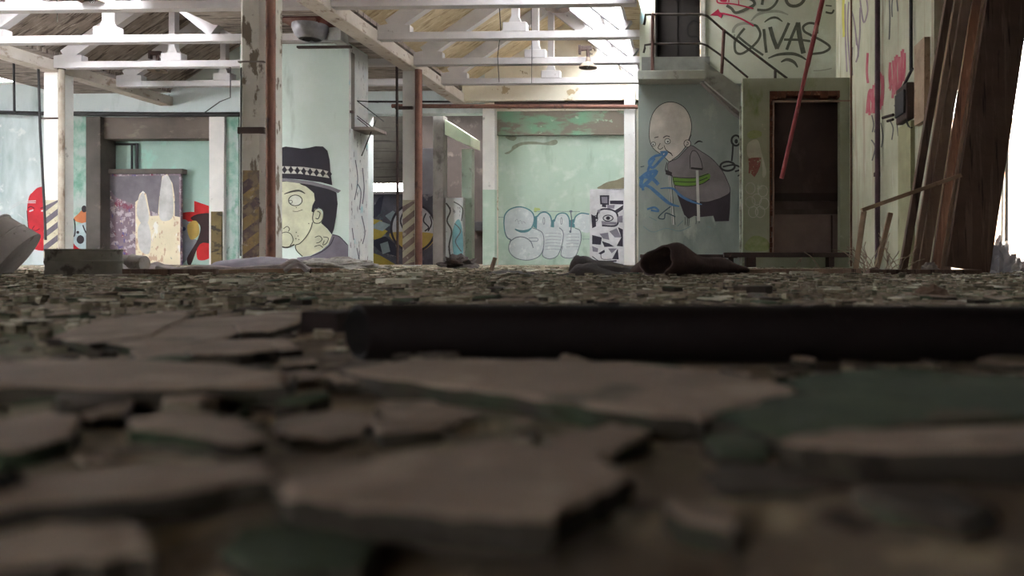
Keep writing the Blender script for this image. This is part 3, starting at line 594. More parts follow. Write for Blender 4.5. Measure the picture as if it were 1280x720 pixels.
# left pillar
Yc = 12.2
t = thing('striped_column', 'white pillar with black and cream hazard stripes near the left edge', 'column', (W(65, 0, Yc).x, Yc + .15, 0))
a, b = W(54.5, 0, Yc).x, W(72.5, 0, Yc).x
obj('shaft', MB().box(a, b, Yc, Yc + .32, 0, ZB0 - .002), concrete_white, t, bevel=.01)
zz = lambda y: W(65, y, Yc).z
hazard(t, a + .003, b - .003, Yc, .02, zz(250), (hazard_pale, M('hazard_grey_black', (78, 74, 84), (92, 86, 94), 5)), 5, .75)
xp = W(77, 0, Yc - .05).x
obj('downpipe', MB().tube([(xp, Yc - .05, .02), (xp, Yc - .05, 3.3)], .045, 14), M('worn_cream_pipe', (176, 166, 154), (150, 138, 126), 4, (((110, 92, 80), (8, 8, 3), .6, .05),)), t, smooth=True)
obj('pipe_collar', MB().tube([(xp, Yc - .05, zz(88)), (xp, Yc - .05, zz(75))], .056, 14), rust_dark, t)
obj('bracket', MB().box(a - .02, b + .01, Yc - .03, Yc - .004, zz(149), zz(147)), rust_dark, t)
# thin hanging pipes and wires
def wire(nm, pts, r, m, label, cat, group=None, n=8): return tag(obj(nm, MB().tube(pts, r, n), m, smooth=True), label, cat, group, 'thing')
wire('hanging_pipe', [W(48, 86, 12.0), W(50, 160, 12.0), W(55, 250, 12.0), W(57, 300, 12.0)], .018, steel_dark, 'thin black hanging pipe along the left side of the left pillar', 'pipe')
wire('hanging_pipe', [W(17, 74, 12.6), W(18, 140, 12.6)], .018, steel_dark, 'short black hanging pipe near the left edge above the dark wall pipe', 'pipe')
wire('hanging_pipe', [W(496, 82, 12.2), W(497, 250, 12.2), W(497, 330, 12.2)], .022, rust_dark, 'thin dark hanging pipe just left of the slim middle pillar', 'pipe')
wire('wall_pipe', [W(-60, 139, YB - .1), W(56, 142, YB - .1)], .04, steel_dark, 'dark pipe on the pale blue wall left of the left pillar', 'pipe')
wire('wall_pipe', [W(80, 142, YB - .15), W(200, 143, YB - .15), W(300, 143, YB - .15)], .045, steel_dark, 'dark pipe running above the sooty portal', 'pipe')
wire('wall_pipe', [W(490, 132.5, YB - .36), W(640, 133, YB - .36), W(797, 133.5, YB - .36)], .04, rust, 'long brown pipe crossing the far wall from the slim pillar to the stair', 'pipe')
wire('wall_pipe', [W(458, 127, YB - .1), W(580, 127, YB - .1)], .02, steel_dark, 'thin grey pipe on the pale wall behind the slim middle pillar', 'pipe')
wire('hanging_wire', [W(624, 3, 10.7), W(626, 40, 10.75), W(622, 70, 10.8), W(624, 103, 10.9)], .006, steel_dark, 'thin drooping wire left of the hanging lamps under the middle bay', 'wire')
wire('hanging_wire', [W(664, 3, 12.0), W(665, 60, 12.0), W(664.5, 104, 12.0)], .006, steel_dark, 'thin straight wire crossing the truss post block in the middle bay', 'wire')
wire('hanging_wire', [W(71, -2, 11.0), W(72, 28, 11.0)], .006, steel_dark, 'short thin wire hanging in the left bay near the top edge', 'wire')
wire('hanging_wire', [W(288, 84, 11.5), W(288, 122, 11.5), W(275, 127, 11.5), W(254, 142, 11.5)], .008, steel_dark, 'thin cable drooping left of the thick peeling column', 'cable')
# lamps
def lamp(px, py, D, s, label, chord_y):
    p = W(px, py, D); r = thing('pendant_lamp', label, 'lamp', p, 'industrial pendant lamps')
    rim = p.z; R = .155 * s
    Mx = Matrix.Translation((p.x, D, rim))
    prof = [(R, 0), (R * .97, .02), (R * .55, .075), (R * .28, .10), (R * .2, .17), (.0, .175)]
    prof = [(R * .96, .004), (R * .5, .066), (R * .2, .09)][::-1] + prof
    sh = obj('lamp_shade', MB().lathe([(0, .085)] + prof[:], Mx), M('dusty_lamp_enamel', (138, 124, 112), (112, 98, 88), 8), r, smooth=True)
    obj('lamp_neck', MB().tube([(p.x, D, rim + .16), (p.x, D, rim + .30)], .03, 10), rust_dark, r)
    obj('bracket', MB().box(p.x - .13, p.x + .06, D - .02, D + .02, rim + .28, rim + .35).box(p.x - .15, p.x - .11, D - .03, D + .03, rim + .22, rim + .36), rust_dark, r)
    obj('bulb', MB().lathe([(0, -.012), (.03, .0), (.038, .03), (.02, .06), (0, .07)], Mx, 12), glass, sh, smooth=True)
    obj('hook', MB().tube([(p.x + .06 + .05 * math.cos(t), D, rim + .27 + .05 * math.sin(t)) for t in [k * .5 for k in range(11)]], .009, 6), rust_dark, r)
lamp(735, 85, TY[2] - .12, .95, 'small lamp hanging on a bracket under the middle bay, below the other', 0)
lamp(697, 11.5, TY[1] - .12, 1.1, 'lamp cut by the top edge above the middle bay', 0)
lamp(197, 89, TY[3] - .5, 1.0, 'dull enamel lamp hanging in front of the left bay far wall', 0)
lamp(115, 3, TY[0] - .1, 1.0, 'lamp at the top edge of the left bay, beside the truss post', 0)

# ------------------------------------------------------------------ white cabin with the hat man
Yh = 11.0
a, b = W(330, 55, Yh), W(437, 55, Yh)
Y2 = 11.0
while W(460, 0, Y2).x > b.x: Y2 += .01
t = thing('block_room', 'tall mint white block room carrying the hat man mural', 'room', ((a.x + b.x) / 2, (Yh + Y2) / 2, 0))
x0h = W(300, 0, Yh).x
obj('front_wall', MB().box(x0h, b.x - .01, Yh, Y2, 0, a.z), mint_bright, t)
obj('side_wall', MB().box(b.x - .01, b.x, Yh + .002, Y2, 0, a.z - .02), scrawl_white, t)
obj('side_slot', MB().box(b.x - .005, b.x + .004, Yh + .05, Yh + .16, W(440, 160, Yh).z, W(440, 64, Yh).z), concrete_dark, t)
obj('lamp_knob', MB().box(b.x, b.x + .05, Yh + .0, Yh + .05, W(440, 141, Yh).z, W(440, 138, Yh).z), rust_dark, t)
# bracket balcony on its side
t2 = thing('wall_bracket', 'small ledge with bent thin rods on the side of the block room', 'bracket', (b.x + .1, Yh + .3, W(440, 163, Yh).z))
zl = W(440, 164, Yh + .2).z
obj('ledge', MB().box(b.x + .002, b.x + .33, Yh + .1, Yh + .55, zl, zl + .05), concrete_grey, t2, bevel=.006)
for p in (((445, 125), (480, 152)), ((446, 126), (473, 128)), ((440, 140), (470, 163)), ((447, 148), (462, 160)), ((452, 195), (470, 150))):
    obj('rod', MB().tube([W(*p[0], Yh + .25), W(*p[1], Yh + .25)], .008, 6), steel_dark, t2)
# hoist / fan on top
Yf = 10.55
t = thing('extractor_hood', 'rust brown extractor hood with a round silver fan above the block room', 'fan', W(387, 55, Yf))
z = lambda y: W(388, y, Yf).z; x = lambda p: W(p, 0, Yf).x
obj('hood', MB().prism([(x(361), Yf - .2, z(16)), (x(400), Yf - .2, z(15)), (x(412), Yf - .2, z(27)), (x(407), Yf - .2, z(34)), (x(363), Yf - .2, z(28))], (0, .5, 0)), M('rusted_brown_hood', (104, 62, 56), (88, 52, 50), 6, (((130, 100, 90), (9, 9, 9), .68, .03),)), t, bevel=.01)
obj('hood_rim', MB().box(x(362), x(404), Yf - .23, Yf + .32, z(32), z(28.5)), M('pale_rust_rim', (150, 118, 110), (120, 84, 78), 8), t)
cx, cz = x(390), z(46)
Mx = Matrix.Translation((cx, Yf - .05, z(33))) @ Matrix.Rotation(math.pi, 4, 'X')
R = (x(412) - x(370)) / 2
obj('fan_bowl', MB().lathe([(R * .98, 0), (R, .05), (R * .86, .14), (R * .62, .2), (R * .60, .2), (R * .58, .12), (0, .1)], Mx), M('dull_silver', (150, 150, 156), (120, 118, 124), 5, (), .5, None, .4), t, smooth=True)
for k in range(5):
    an = k * 2 * math.pi / 5
    obj('fan_blade', MB().bar((cx, Yf - .05, z(33) - .16), (cx + R * .56 * math.cos(an), Yf - .05 + R * .56 * math.sin(an), z(33) - .19), .1, .01), steel_dark, t)
obj('control_box', MB().box(x(415), x(430), Yf - .1, Yf + .15, z(53), z(37)), M('pale_steel', (186, 188, 190), (150, 150, 154), 5), t, bevel=.006)
obj('support_rail', MB().box(x(366), x(434), Yf + .1, Yf + .16, z(57), z(54.5)), rust_dark, t)
obj('hanger', MB().tube([(x(385), Yf, z(16)), (x(384), Yf, z(-12))], .012, 6), steel_dark, t)
# hat man
mu = Mural(lambda x_, y_: W(x_, y_, Yh), (0, -1, 0), 335, 175, 4.5)
tm = thing('mural', 'giant painted man in a black hat on the mint white block room', 'mural', W(388, 325, Yh - .01))
skin = paint((213, 215, 188))
obj('face', mu.fill(MB(), [(-60, 228), (100, 228), (180, 238), (240, 275), (262, 300), (266, 340), (252, 380), (270, 388), (300, 395), (312, 430), (302, 465), (340, 510), (360, 535), (356, 562), (330, 595), (290, 625), (240, 650), (195, 655), (170, 637), (158, 610), (155, 592), (120, 603), (80, 600), (50, 582), (42, 560), (-60, 540)], .001, False), skin, tm)
mb = MB(); mu.fill(mb, [(165, 230), (250, 248), (340, 272), (385, 295), (392, 360), (384, 430), (372, 500), (360, 532), (335, 500), (300, 468), (314, 430), (311, 397), (285, 380), (262, 388), (256, 408), (245, 402), (250, 370), (264, 340), (259, 300), (240, 282), (215, 262), (185, 250)], .0025, False)
mu.fill(mb, [(42, 228), (120, 232), (80, 236), (55, 245), (50, 350), (38, 350)], .0025, False)
obj('hair', mb, black_paint, tm)
hat = obj('hat_crown', mu.fill(MB(), [(-60, 212), (-60, 120), (44, 116), (48, 70), (68, 46), (100, 37), (150, 43), (190, 49), (230, 44), (270, 35), (310, 37), (335, 60), (347, 110), (352, 180), (360, 235), (362, 255), (300, 238), (200, 224), (100, 216)], .003, False), black_paint, tm)
mb = MB(); mu.fill(mb, [(-60, 148), (100, 148), (200, 152), (300, 166), (345, 178), (345, 214), (280, 204), (180, 190), (-60, 188)], .0045, False)
obj('hat_band', mb, paint((206, 204, 196)), hat)
mb = MB()
for k in range(9):
    cx = 58 + k * 36; yy = 168 + max(0, (k - 2)) * 3.8
    mu.fill(mb, [(cx - 15, yy), (cx, yy - 21), (cx + 15, yy + 1), (cx, yy + 21)], .006, False)
mu.stroke(mb, [(-60, 168), (140, 168), (230, 176), (345, 196)], 3.5, .006)
mu.fill(mb, [(200, 186), (212, 186), (206, 206), (216, 218), (190, 218)], .0058, False)
obj('band_diamond', mb, black_paint, hat)
obj('hat_brim', mu.fill(MB(), [(-60, 214), (100, 217), (250, 234), (350, 260), (412, 284), (396, 298), (340, 276), (240, 252), (100, 233), (-60, 228)], .005, False), paint((128, 124, 132)), tm)
obj('eye', mu.fill(MB(), mu.ell((155, 340), 38, 30), .003), paint((214, 218, 206)), tm)
mb = MB()
S = mu.stroke
S(mb, mu.ell((155, 340), 38, 30), 5, .0045, True); S(mb, mu.ell((128, 348), 10, 9), 3, .0045, True)
S(mb, [(92, 304), (140, 289), (180, 286), (210, 302)], 11, .0045, taper=True); S(mb, [(140, 400), (165, 402), (195, 392)], 3, .0045); S(mb, [(60, 290), (85, 288)], 2.5, .0045)
S(mb, [(88, 500), (108, 486), (122, 500), (115, 515)], 4, .0045); S(mb, [(42, 535), (66, 528), (62, 555), (44, 570)], 4, .0045); S(mb, [(66, 530), (100, 518), (130, 530), (142, 565), (125, 595)], 4, .0045)
S(mb, [(46, 572), (75, 598), (110, 604), (150, 588)], 8, .0045)
S(mb, [(252, 462), (240, 502), (215, 545), (180, 582), (156, 592), (162, 622), (195, 655)], 5, .0045); S(mb, [(256, 410), (268, 390), (292, 384), (311, 400), (310, 440), (292, 466), (262, 466), (252, 442), (256, 410)], 5, .0045); S(mb, [(278, 402), (294, 410), (284, 442), (268, 440)], 5, .0045)
S(mb, [(265, 548), (290, 540), (305, 558), (290, 575), (272, 580)], 4, .0045); S(mb, [(312, 545), (340, 552), (330, 580), (310, 590), (318, 565)], 4, .0045); S(mb, [(262, 600), (290, 592), (310, 605)], 4, .0045)
for q in ((160, 520), (170, 540), (158, 555), (175, 560), (230, 470), (160, 380)): mu.fill(mb, mu.ell(q, 3, 3, 8), .0045)
obj('feature_line', mb, paint((70, 70, 66)), tm)
obj('shirt', mu.fill(MB(), [(165, 662), (240, 652), (300, 622), (340, 588), (362, 532), (400, 542), (428, 568), (452, 590), (452, 720), (150, 720)], .002, False), paint((116, 110, 122)), tm)
mb = MB(); S(mb, [(240, 655), (300, 630), (350, 590), (372, 545)], 5, .0045); S(mb, [(362, 532), (400, 542), (428, 568), (446, 588)], 5, .0045)
obj('shirt_line', mb, paint((60, 56, 66)), tm)
# scrawls on the side of the block room
xs_ = b.x
mu = Mural(lambda x_, y_: WX(x_, y_, xs_), (1, 0, 0))
mb = MB()
for p in ([(444, 200), (447, 225), (443, 250)], [(447, 230), (451, 240), (449, 262)], [(440, 285), (442, 300)], [(453, 210), (455, 235), (453, 255)], [(452, 270), (456, 290), (453, 305)], [(446, 310), (449, 326)]): S_ = mu.stroke(mb, p, 1.0, .002)
tag(obj('scrawl', mb, paint((104, 104, 116))), 'thin grey pen scrawls on the white side of the block room', 'graffiti', kind='thing')
# ------------------------------------------------------------------ stair block
YS, YM, YL, YBO = 10.4, 10.15, 9.85, 9.5
xs0 = W(798, 0, YM).x
hd = hole(819, 876, -14, 76, YS)
struct('wall_stair_upper', wall_mb(W(799.5, 0, YS).x, XR, 2.3, 4.95, YS, YS + .25, [hd]), oivas_wall_m)
zt_m = W(840, 97, YM).z
xm1 = W(931, 0, YM).x
struct('wall_stair_lower', MB().box(xs0, XR, YM, YS + .25, 0, 2.45), grey_green)
struct('wall_stair_side', MB().box(xs0 + .02, xs0 + .25, YS + .25, YB, 0, 4.95), grey_green)
# door opening: frame, near-black leaf filling the opening
t = struct('door_1', MB().box(hd[0] - .075, hd[0], YS - .03, YS + .26, hd[2], hd[3] + .1).box(hd[1], hd[1] + .06, YS - .03, YS + .26, hd[2], hd[3] + .1), M('pale_door_frame', (178, 178, 170), (150, 146, 140), 4, (((104, 76, 72), (7, 7, 3), .66, .03),)))
struct('door_sill', MB().box(W(802, 0, YS - .2).x, hd[1] + .12, YS - .2, YS + .02, hd[2] - .26, hd[2] + .0), M('sill_grey', (132, 134, 128), (112, 112, 108), 4), t)
struct('door_leaf', MB().box(hd[0] + .02, hd[1] - .01, YS + .16, YS + .2, hd[2], hd[3]).box(hd[0] + .06, hd[0] + .3, YS + .14, YS + .17, hd[2] + .08, hd[3] - .1).box(hd[0] + .36, hd[1] - .06, YS + .14, YS + .17, hd[2] + .08, hd[3] - .1), M('dark_door_leaf', (27, 24, 24), (35, 31, 30), 3), t)
mu = Mural(lambda x_, y_: W(x_, y_, YS + .135), (0, -1, 0), 780, 0, 4)
mb = MB(); mu.stroke(mb, [(375, 115), (345, 105), (320, 135), (325, 180), (365, 185), (378, 215), (360, 240)], 9, .001)
tag(obj('scrawl', mb, paint((10, 8, 8))), 'black looped scrawl on the dark upper door', 'graffiti', kind='thing')
# landing and stair flight
p0, p1 = W(797, 88, YL), W(883.5, 98.5, YL)
tl = thing('staircase', 'concrete landing and stair flight under the upper door', 'stairs', ((p0.x + p1.x) / 2, YL, 0))
obj('landing', MB().box(p0.x, p1.x, YL, YS - .002, p1.z, p0.z), M('pale_landing_edge', (176, 178, 168), (156, 158, 150), 3, (((126, 124, 116), (6, 6, 6), .66, .04),)), tl, bevel=.008)
q = [W(881, 99, YL), W(881, 77, YL), W(925.6, 109, YL), W(925.6, 139, YL), W(880, 101, YL)]
st = M('stair_string', (150, 152, 142), (128, 128, 120), 3, (((100, 96, 90), (4, 4, 4), .64, .05),))
obj('stringer', MB().prism(q, (0, .09, 0)), st, tl)
q = [W(876, 99, YL), W(884, 99, YL), W(925.6, 129, YL), W(925.6, 144, YL), W(918, 139, YL)]
obj('stair_slab', MB().prism([p + Vector((0, .092, 0)) for p in q], (0, YM - YL - .095, 0)), M('stair_soffit', (112, 108, 102), (90, 86, 80), 4, (((70, 64, 60), (6, 6, 6), .62, .05),)), tl)
for k in range(2):
    a = W(886 + k * 14, 88 + k * 10.5, YL); obj('step', MB().box(a.x, a.x + .15, YL + .092, YM - .002, a.z - .14, a.z - .02), concrete_grey, tl)
# handrail
th = thing('handrail', 'thin dark two bar handrail of the landing and stairs', 'railing', W(816, 88, YL + .04))
Yr = YL + .045
def R_(x_, y_): p = W(x_, y_, Yr); return p
obj('top_bar', MB().tube([R_(805, 31), R_(806.5, 24), R_(807, 18.5), R_(815, 18), R_(877, 18), R_(884, 20), R_(905, 38), R_(960, 80), R_(984, 98)], .016, 8), rail_m, th, smooth=True)
obj('middle_bar', MB().tube([R_(804.5, 66), R_(806, 60), R_(806, 56.5), R_(815, 55), R_(877, 54.5), R_(884, 57), R_(905, 72), R_(935, 97)], .014, 8), rail_m, th, smooth=True)
obj('post', MB().tube([R_(816, 17), R_(815.5, 88)], .022, 8), M('rusty_post', (120, 92, 88), (100, 74, 70), 5), th)
obj('post', MB().tube([R_(905, 37), R_(902, 92)], .022, 8), M('rusty_post', (120, 92, 88)), th)
obj('post', MB().tube([R_(969, 88), R_(969, 110)], .018, 8), rail_m, th)
# graffiti on the upper wall
tg = thing('lettering', 'black sprayed tag OIVAS with curls on the pale upper wall', 'graffiti', W(975, 60, YS - .01))
mu = Mural(lambda x_, y_: W(x_, y_, YS), (0, -1, 0), 870, 0, 6.547)
blk = M('soft_black_spray', (74, 76, 68), (92, 94, 84), 12); gry = M('soft_grey_spray', (138, 140, 130), (152, 154, 142), 12)
mb = MB(); S = mu.stroke
S(mb, [(398, 232), (350, 290), (318, 350), (325, 425), (372, 440), (440, 400), (505, 335), (526, 275), (500, 218), (470, 205)], 20, .003)
S(mb, [(345, 300), (430, 370), (550, 452)], 19, .0035)
obj('letter_O', mb, blk, tg)
mb = MB(); S(mb, [(470, 200), (400, 190), (340, 205), (308, 240), (305, 270)], 23, .002); S(mb, [(315, 280), (312, 350), (318, 420)], 14, .002); obj('shadow_stroke', mb, gry, tg)
mb = MB(); S(mb, [(555, 238), (563, 330), (576, 432)], 23, .003); obj('letter_I', mb, blk, tg)
mb = MB(); S(mb, [(606, 222), (630, 310), (664, 400)], 32, .003); S(mb, [(664, 400), (710, 300), (760, 188)], 24, .0034); obj('letter_V', mb, blk, tg)
mb = MB(); S(mb, [(742, 408), (785, 295), (833, 185)], 24, .003); S(mb, [(833, 185), (850, 310), (880, 438)], 40, .0034); S(mb, [(720, 325), (850, 327), (935, 338)], 19, .0038); obj('letter_A', mb, blk, tg)
mb = MB(); S(mb, [(992, 275), (985, 205), (925, 190), (878, 218), (888, 258), (940, 288), (1040, 340), (1096, 388), (1045, 428), (950, 442)], 20, .003); obj('letter_S', mb, blk, tg)
mb = MB(); S(mb, [(590, 478), (670, 448), (780, 440), (850, 458), (905, 492)], 26, .003, taper=True); S(mb, [(695, 508), (745, 488), (800, 508), (832, 552)], 27, .003, taper=True); S(mb, [(560, 182), (610, 150), (660, 146), (708, 178)], 20, .003, taper=True); S(mb, [(1060, 45), (1110, 50)], 11, .003); S(mb, [(1060, 100), (1110, 108), (1128, 80)], 16, .003); obj_pieces('curl', mb, blk, tg)
mb = MB(); S(mb, [(450, 172), (500, 122), (580, 96), (680, 95), (755, 122)], 24, .003, taper=True); S(mb, [(960, 580), (1040, 575), (1110, 560)], 7, .003); obj_pieces('curl', mb, gry, tg)
tg2 = thing('lettering', 'second line of black sprayed letters cut by the top edge above OIVAS', 'graffiti', W(960, 5, YS - .01))
mb = MB(); S(mb, [(430, -95), (380, -60), (400, -25), (460, 0), (478, 35), (430, 65), (330, 105), (290, 70), (250, 45)], 23, .003); obj('letter_S', mb, blk, tg2)
mb = MB(); S(mb, [(560, -110), (552, -30), (540, 40)], 23, .003); S(mb, [(560, -105), (650, -80), (672, -20), (640, 45), (580, 82), (500, 80)], 20, .0034); obj('letter_D', mb, blk, tg2)
mb = MB(); S(mb, [(800, -100), (745, -60), (738, 5), (770, 45), (825, 48), (870, 20), (890, -30), (860, -85), (800, -100)], 26, .003); obj('letter_O', mb, blk, tg2)
tr = thing('arrow_mark', 'red sprayed arrow and box beside the upper door', 'graffiti', W(905, 15, YS - .01))
red = paint((186, 48, 84))
mb = MB(); mu.fill(mb, [(112, 128), (182, 74), (196, 102), (222, 108), (208, 152), (180, 130)], .004, False); S(mb, [(215, 110), (320, 135), (400, 170), (472, 214)], 14, .0045); obj('arrow', mb, red, tr)
mb = MB(); S(mb, [(180, -30), (178, 22), (270, 30), (340, 40), (470, 72)], 12, .0045); S(mb, [(270, -40), (268, 20)], 10, .0045); mu.fill(mb, [(205, -25), (245, -20), (250, 15), (200, 12)], .004); S(mb, [(345, -40), (350, 45)], 8, .0045); obj('box_outline', mb, red, tr)
# blue paint at left edge of the upper wall
mu = Mural(lambda x_, y_: W(x_, y_, YS), (0, -1, 0), 780, 0, 4)
tag(obj('paint_splash', mu.fill(mu.fill(MB(), [(82, -60), (140, -50), (130, 20), (110, 60), (82, 70)], .002), [(84, 70), (100, 60), (100, 110), (84, 120)], .003), M('sky_blue_spray', (140, 196, 214), (186, 206, 206), 9)), 'sky blue spray patch on the wall edge left of the upper door', 'graffiti', kind='thing')

# bald man mural on the lower wall
mu = Mural(lambda x_, y_: W(x_, y_, YM), (0, -1, 0), 790, 120, 4.235); S = mu.stroke
tm = thing('mural', 'painted bald hunched man on crutches on the grey green wall', 'mural', W(862, 280, YM - .01))
body = [(195, 350), (240, 330), (288, 280), (315, 262), (360, 290), (420, 330), (470, 385), (500, 440), (520, 505), (480, 535), (440, 550), (390, 562), (330, 555), (280, 535), (235, 505), (215, 430), (190, 390)]
obj('trousers', mu.fill(MB(), [(232, 500), (280, 520), (390, 540), (500, 510), (521, 500), (519, 600), (513, 662), (440, 664), (430, 634), (360, 641), (330, 634), (300, 650), (276, 628), (255, 570)], .001, False), paint((56, 48, 54)), tm)
obj('pullover', mu.fill(MB(), body, .0025), paint((122, 114, 116)), tm)
head = [(92, 180), (98, 130), (115, 85), (147, 50), (190, 33), (235, 37), (275, 60), (302, 100), (315, 150), (311, 200), (297, 240), (277, 278), (247, 312), (215, 337), (198, 348), (178, 330), (148, 305), (118, 283), (100, 255), (91, 215)]
obj('head', mu.fill(MB(), head, .004), paint((194, 184, 174)), tm)
obj('ear', mu.fill(MB(), mu.ell((293, 252), 18, 19), .0055), paint((190, 180, 170)), tm)
mb = MB(); mu.fill(mb, [(217, 428), (260, 436), (330, 432), (405, 410), (410, 440), (370, 464), (300, 477), (228, 472)], .004)
obj('green_stripe', mb, paint((100, 134, 56)), tm)
mb = MB(); mu.fill(mb, mu.ell((188, 240), 15, 14), .0055); mu.fill(mb, mu.ell((113, 255), 12, 11), .0055)
obj_pieces('eye', mb, paint((208, 206, 198)), tm)
obj('arm_cuff', mu.fill(MB(), [(308, 385), (308, 320), (322, 290), (345, 300), (366, 345), (374, 386)], .004, False), paint((128, 120, 122)), tm)
mb = MB(); mu.fill(mb, [(338, 394), (352, 394), (361, 662), (345, 662)], .0065, False); mu.fill(mb, [(192, 425), (200, 420), (224, 682), (212, 682)], .0055, False)
obj('crutch', mb, paint((196, 192, 186)), tm)
mb = MB()
S(mb, head, 3.5, .0055, True); S(mb, body, 3, .005, True); S(mb, mu.ell((293, 252), 18, 19), 3.5, .007, True); S(mb, [(290, 242), (300, 252), (288, 262)], 3, .007)
S(mb, [(118, 222), (140, 216)], 4, .007); S(mb, [(165, 222), (182, 212), (200, 216)], 4.5, .007); S(mb, mu.ell((188, 240), 15, 14), 3, .007, True); S(mb, mu.ell((113, 255), 12, 11), 3, .007, True); mu.fill(mb, mu.ell((190, 242), 4, 5, 8), .007); mu.fill(mb, mu.ell((112, 257), 4, 4, 8), .007)
S(mb, [(150, 250), (138, 275), (150, 282), (165, 272)], 3.5, .007); S(mb, [(170, 262), (180, 285), (210, 305)], 3.5, .007); S(mb, [(155, 300), (180, 295), (205, 305), (215, 318)], 4, .007); S(mb, [(300, 235), (312, 205)], 6, .007)
S(mb, [(308, 385), (308, 320), (322, 290), (345, 300), (366, 345), (374, 386)], 3.5, .0055); S(mb, [(312, 382), (374, 388)], 10, .0065); S(mb, [(218, 430), (330, 434), (405, 411)], 4, .0055); S(mb, [(222, 452), (330, 455), (400, 432)], 4, .0055); S(mb, [(228, 473), (300, 478), (370, 465), (410, 440)], 4, .0055)
S(mb, [(185, 352), (178, 400), (215, 425)], 4, .006); mu.fill(mb, [(180, 390), (212, 405), (210, 425), (178, 415)], .0058, False); S(mb, [(330, 256), (352, 240), (374, 244)], 8, .002, taper=True); S(mb, [(196, 425), (216, 682)], 2.5, .0065); S(mb, [(208, 425), (228, 682)], 2.5, .0065)
for xx in (292, 300, 338, 355, 280): S(mb, [(xx, 640), (xx + 2, 660), (xx, 690 - abs(xx - 300) * .3)], 2.5, .0012)
obj('outline', mb, paint((48, 42, 44)), tm)
tb = thing('scribble', 'blue sprayed scribble across the bald man mural', 'graffiti', W(825, 225, YM - .015))
mb = MB()
S(mb, [(165, 310), (120, 320), (90, 350), (110, 380), (150, 340), (185, 300), (150, 300)], 14, .009); S(mb, [(42, 440), (80, 410), (130, 400), (90, 450), (50, 480), (60, 430), (110, 440), (140, 470)], 19, .0095); S(mb, [(40, 470), (90, 480), (150, 530), (200, 570), (250, 585)], 19, .009, taper=True); S(mb, [(150, 490), (215, 490), (260, 530), (320, 560), (370, 575)], 14, .0095, taper=True); S(mb, [(60, 500), (50, 440), (100, 420), (85, 390), (120, 330)], 13, .0098); S(mb, [(80, 600), (120, 590), (140, 610), (100, 605)], 11, .009)
obj('blue_line', mb, M('blue_spray', (62, 96, 136), (84, 116, 150), 14), tb)
mb = MB(); S(mb, [(205, 585), (160, 620), (140, 645), (170, 650), (180, 620), (230, 640)], 6, .009); S(mb, [(45, 376), (65, 372)], 14, .009, taper=True)
obj('dark_line', mb, paint((60, 76, 84)), tb)
mb = MB(); S(mb, [(60, 690), (110, 720), (180, 700), (250, 715), (310, 690)], 4, .002, ); S(mb, [(90, 640), (130, 660)], 4, .002); S(mb, [(240, 690), (270, 660)], 4, .002); S(mb, [(400, 690), (420, 700)], 3, .002)
obj('faded_mark', mb, paint((118, 138, 140)), tb)
tk = thing('scribble', 'black looped tag between the bald man and the booth', 'graffiti', W(915, 205, YM - .01))
mb = MB(); S(mb, mu.ell((550, 236), 23, 27), 10, .002, True); S(mb, [(535, 250), (532, 300), (528, 345)], 9, .002); S(mb, [(572, 250), (574, 320), (578, 400), (560, 425)], 7, .0025); S(mb, mu.ell((506, 372), 38, 24), 11, .0025, True); S(mb, [(480, 375), (540, 365), (580, 385), (545, 400)], 9, .003); mu.fill(mb, mu.ell((552, 240), 9, 12), .002)
obj('loop', mb, paint((56, 56, 56)), tk)

# ------------------------------------------------------------------ booth
bx0, bx1 = W(928.5, 0, YBO).x, W(1081, 0, YBO).x
zt_b = W(1000, 97.5, YBO).z
tb = thing('booth', 'mossy rendered booth with a big dark doorway at the foot of the stairs', 'booth', ((bx0 + bx1) / 2, (YBO + YM) / 2, 0))
hb = hole(962, 1067.5, 113, 316, YBO)
front = wall_mb(bx0, XR - .003, 0, zt_b, YBO, YBO + .16, [(hb[0], XR - .12 if hb[1] > XR - .1 else hb[1], hb[2], hb[3])])
obj('front_wall', front, mossy_render, tb)
obj('side_wall', MB().box(bx0, bx0 + .1, YBO + .16, YM - .002, 0, zt_b - .03), grey_green, tb)
obj('roof_slab', MB().box(bx0, XR - .003, YBO + .16, YM - .002, zt_b - .12, zt_b), concrete_grey, tb)
obj('back_panel', MB().box(bx0 + .1, XR - .003, YM - .06, YM - .004, 0, zt_b - .12), door_brown, tb)
zq = lambda y: W(1010, y, YBO + .35).z
obj('bench_board', MB().box(hb[0] - .05, hb[1] + .08, YBO + .3, YM - .06, zq(268), zq(262)), M('brown_shelf_board', (92, 80, 74), (76, 64, 60), 4), tb)
obj('lower_panel', MB().box(hb[0] - .05, W(1038, 0, YBO + .4).x, YBO + .36, YBO + .4, hb[2] - .1, zq(268)), M('taupe_panel', (134, 117, 111), (118, 102, 97), 3), tb)
obj('lower_panel', MB().box(W(1041, 0, YBO + .4).x, hb[1] + .1, YBO + .38, YBO + .42, hb[2] - .1, zq(268)), M('taupe_panel', (134, 117, 111)), tb)
obj('inner_rail', MB().box(hb[0] - .05, hb[1] + .08, YM - .1, YM - .06, W(1010, 252, YM).z, W(1010, 242, YM).z), M('brown_rail', (70, 58, 54), (60, 48, 46), 3), tb)
fr = MB(); e = .018
fr.box(hb[0] + .04, hb[0] + .04 + e, YBO - .012, YBO + .05, hb[2], hb[3] - .12); fr.box(hb[1] - .02, hb[1] - .02 + e, YBO - .012, YBO + .05, hb[2], hb[3] - .12); fr.box(hb[0] + .04, hb[1], YBO - .012, YBO + .05, hb[3] - .14, hb[3] - .12)
obj('door_frame', fr, M('thin_tan_frame', (142, 120, 108), (120, 98, 88), 5), tb)
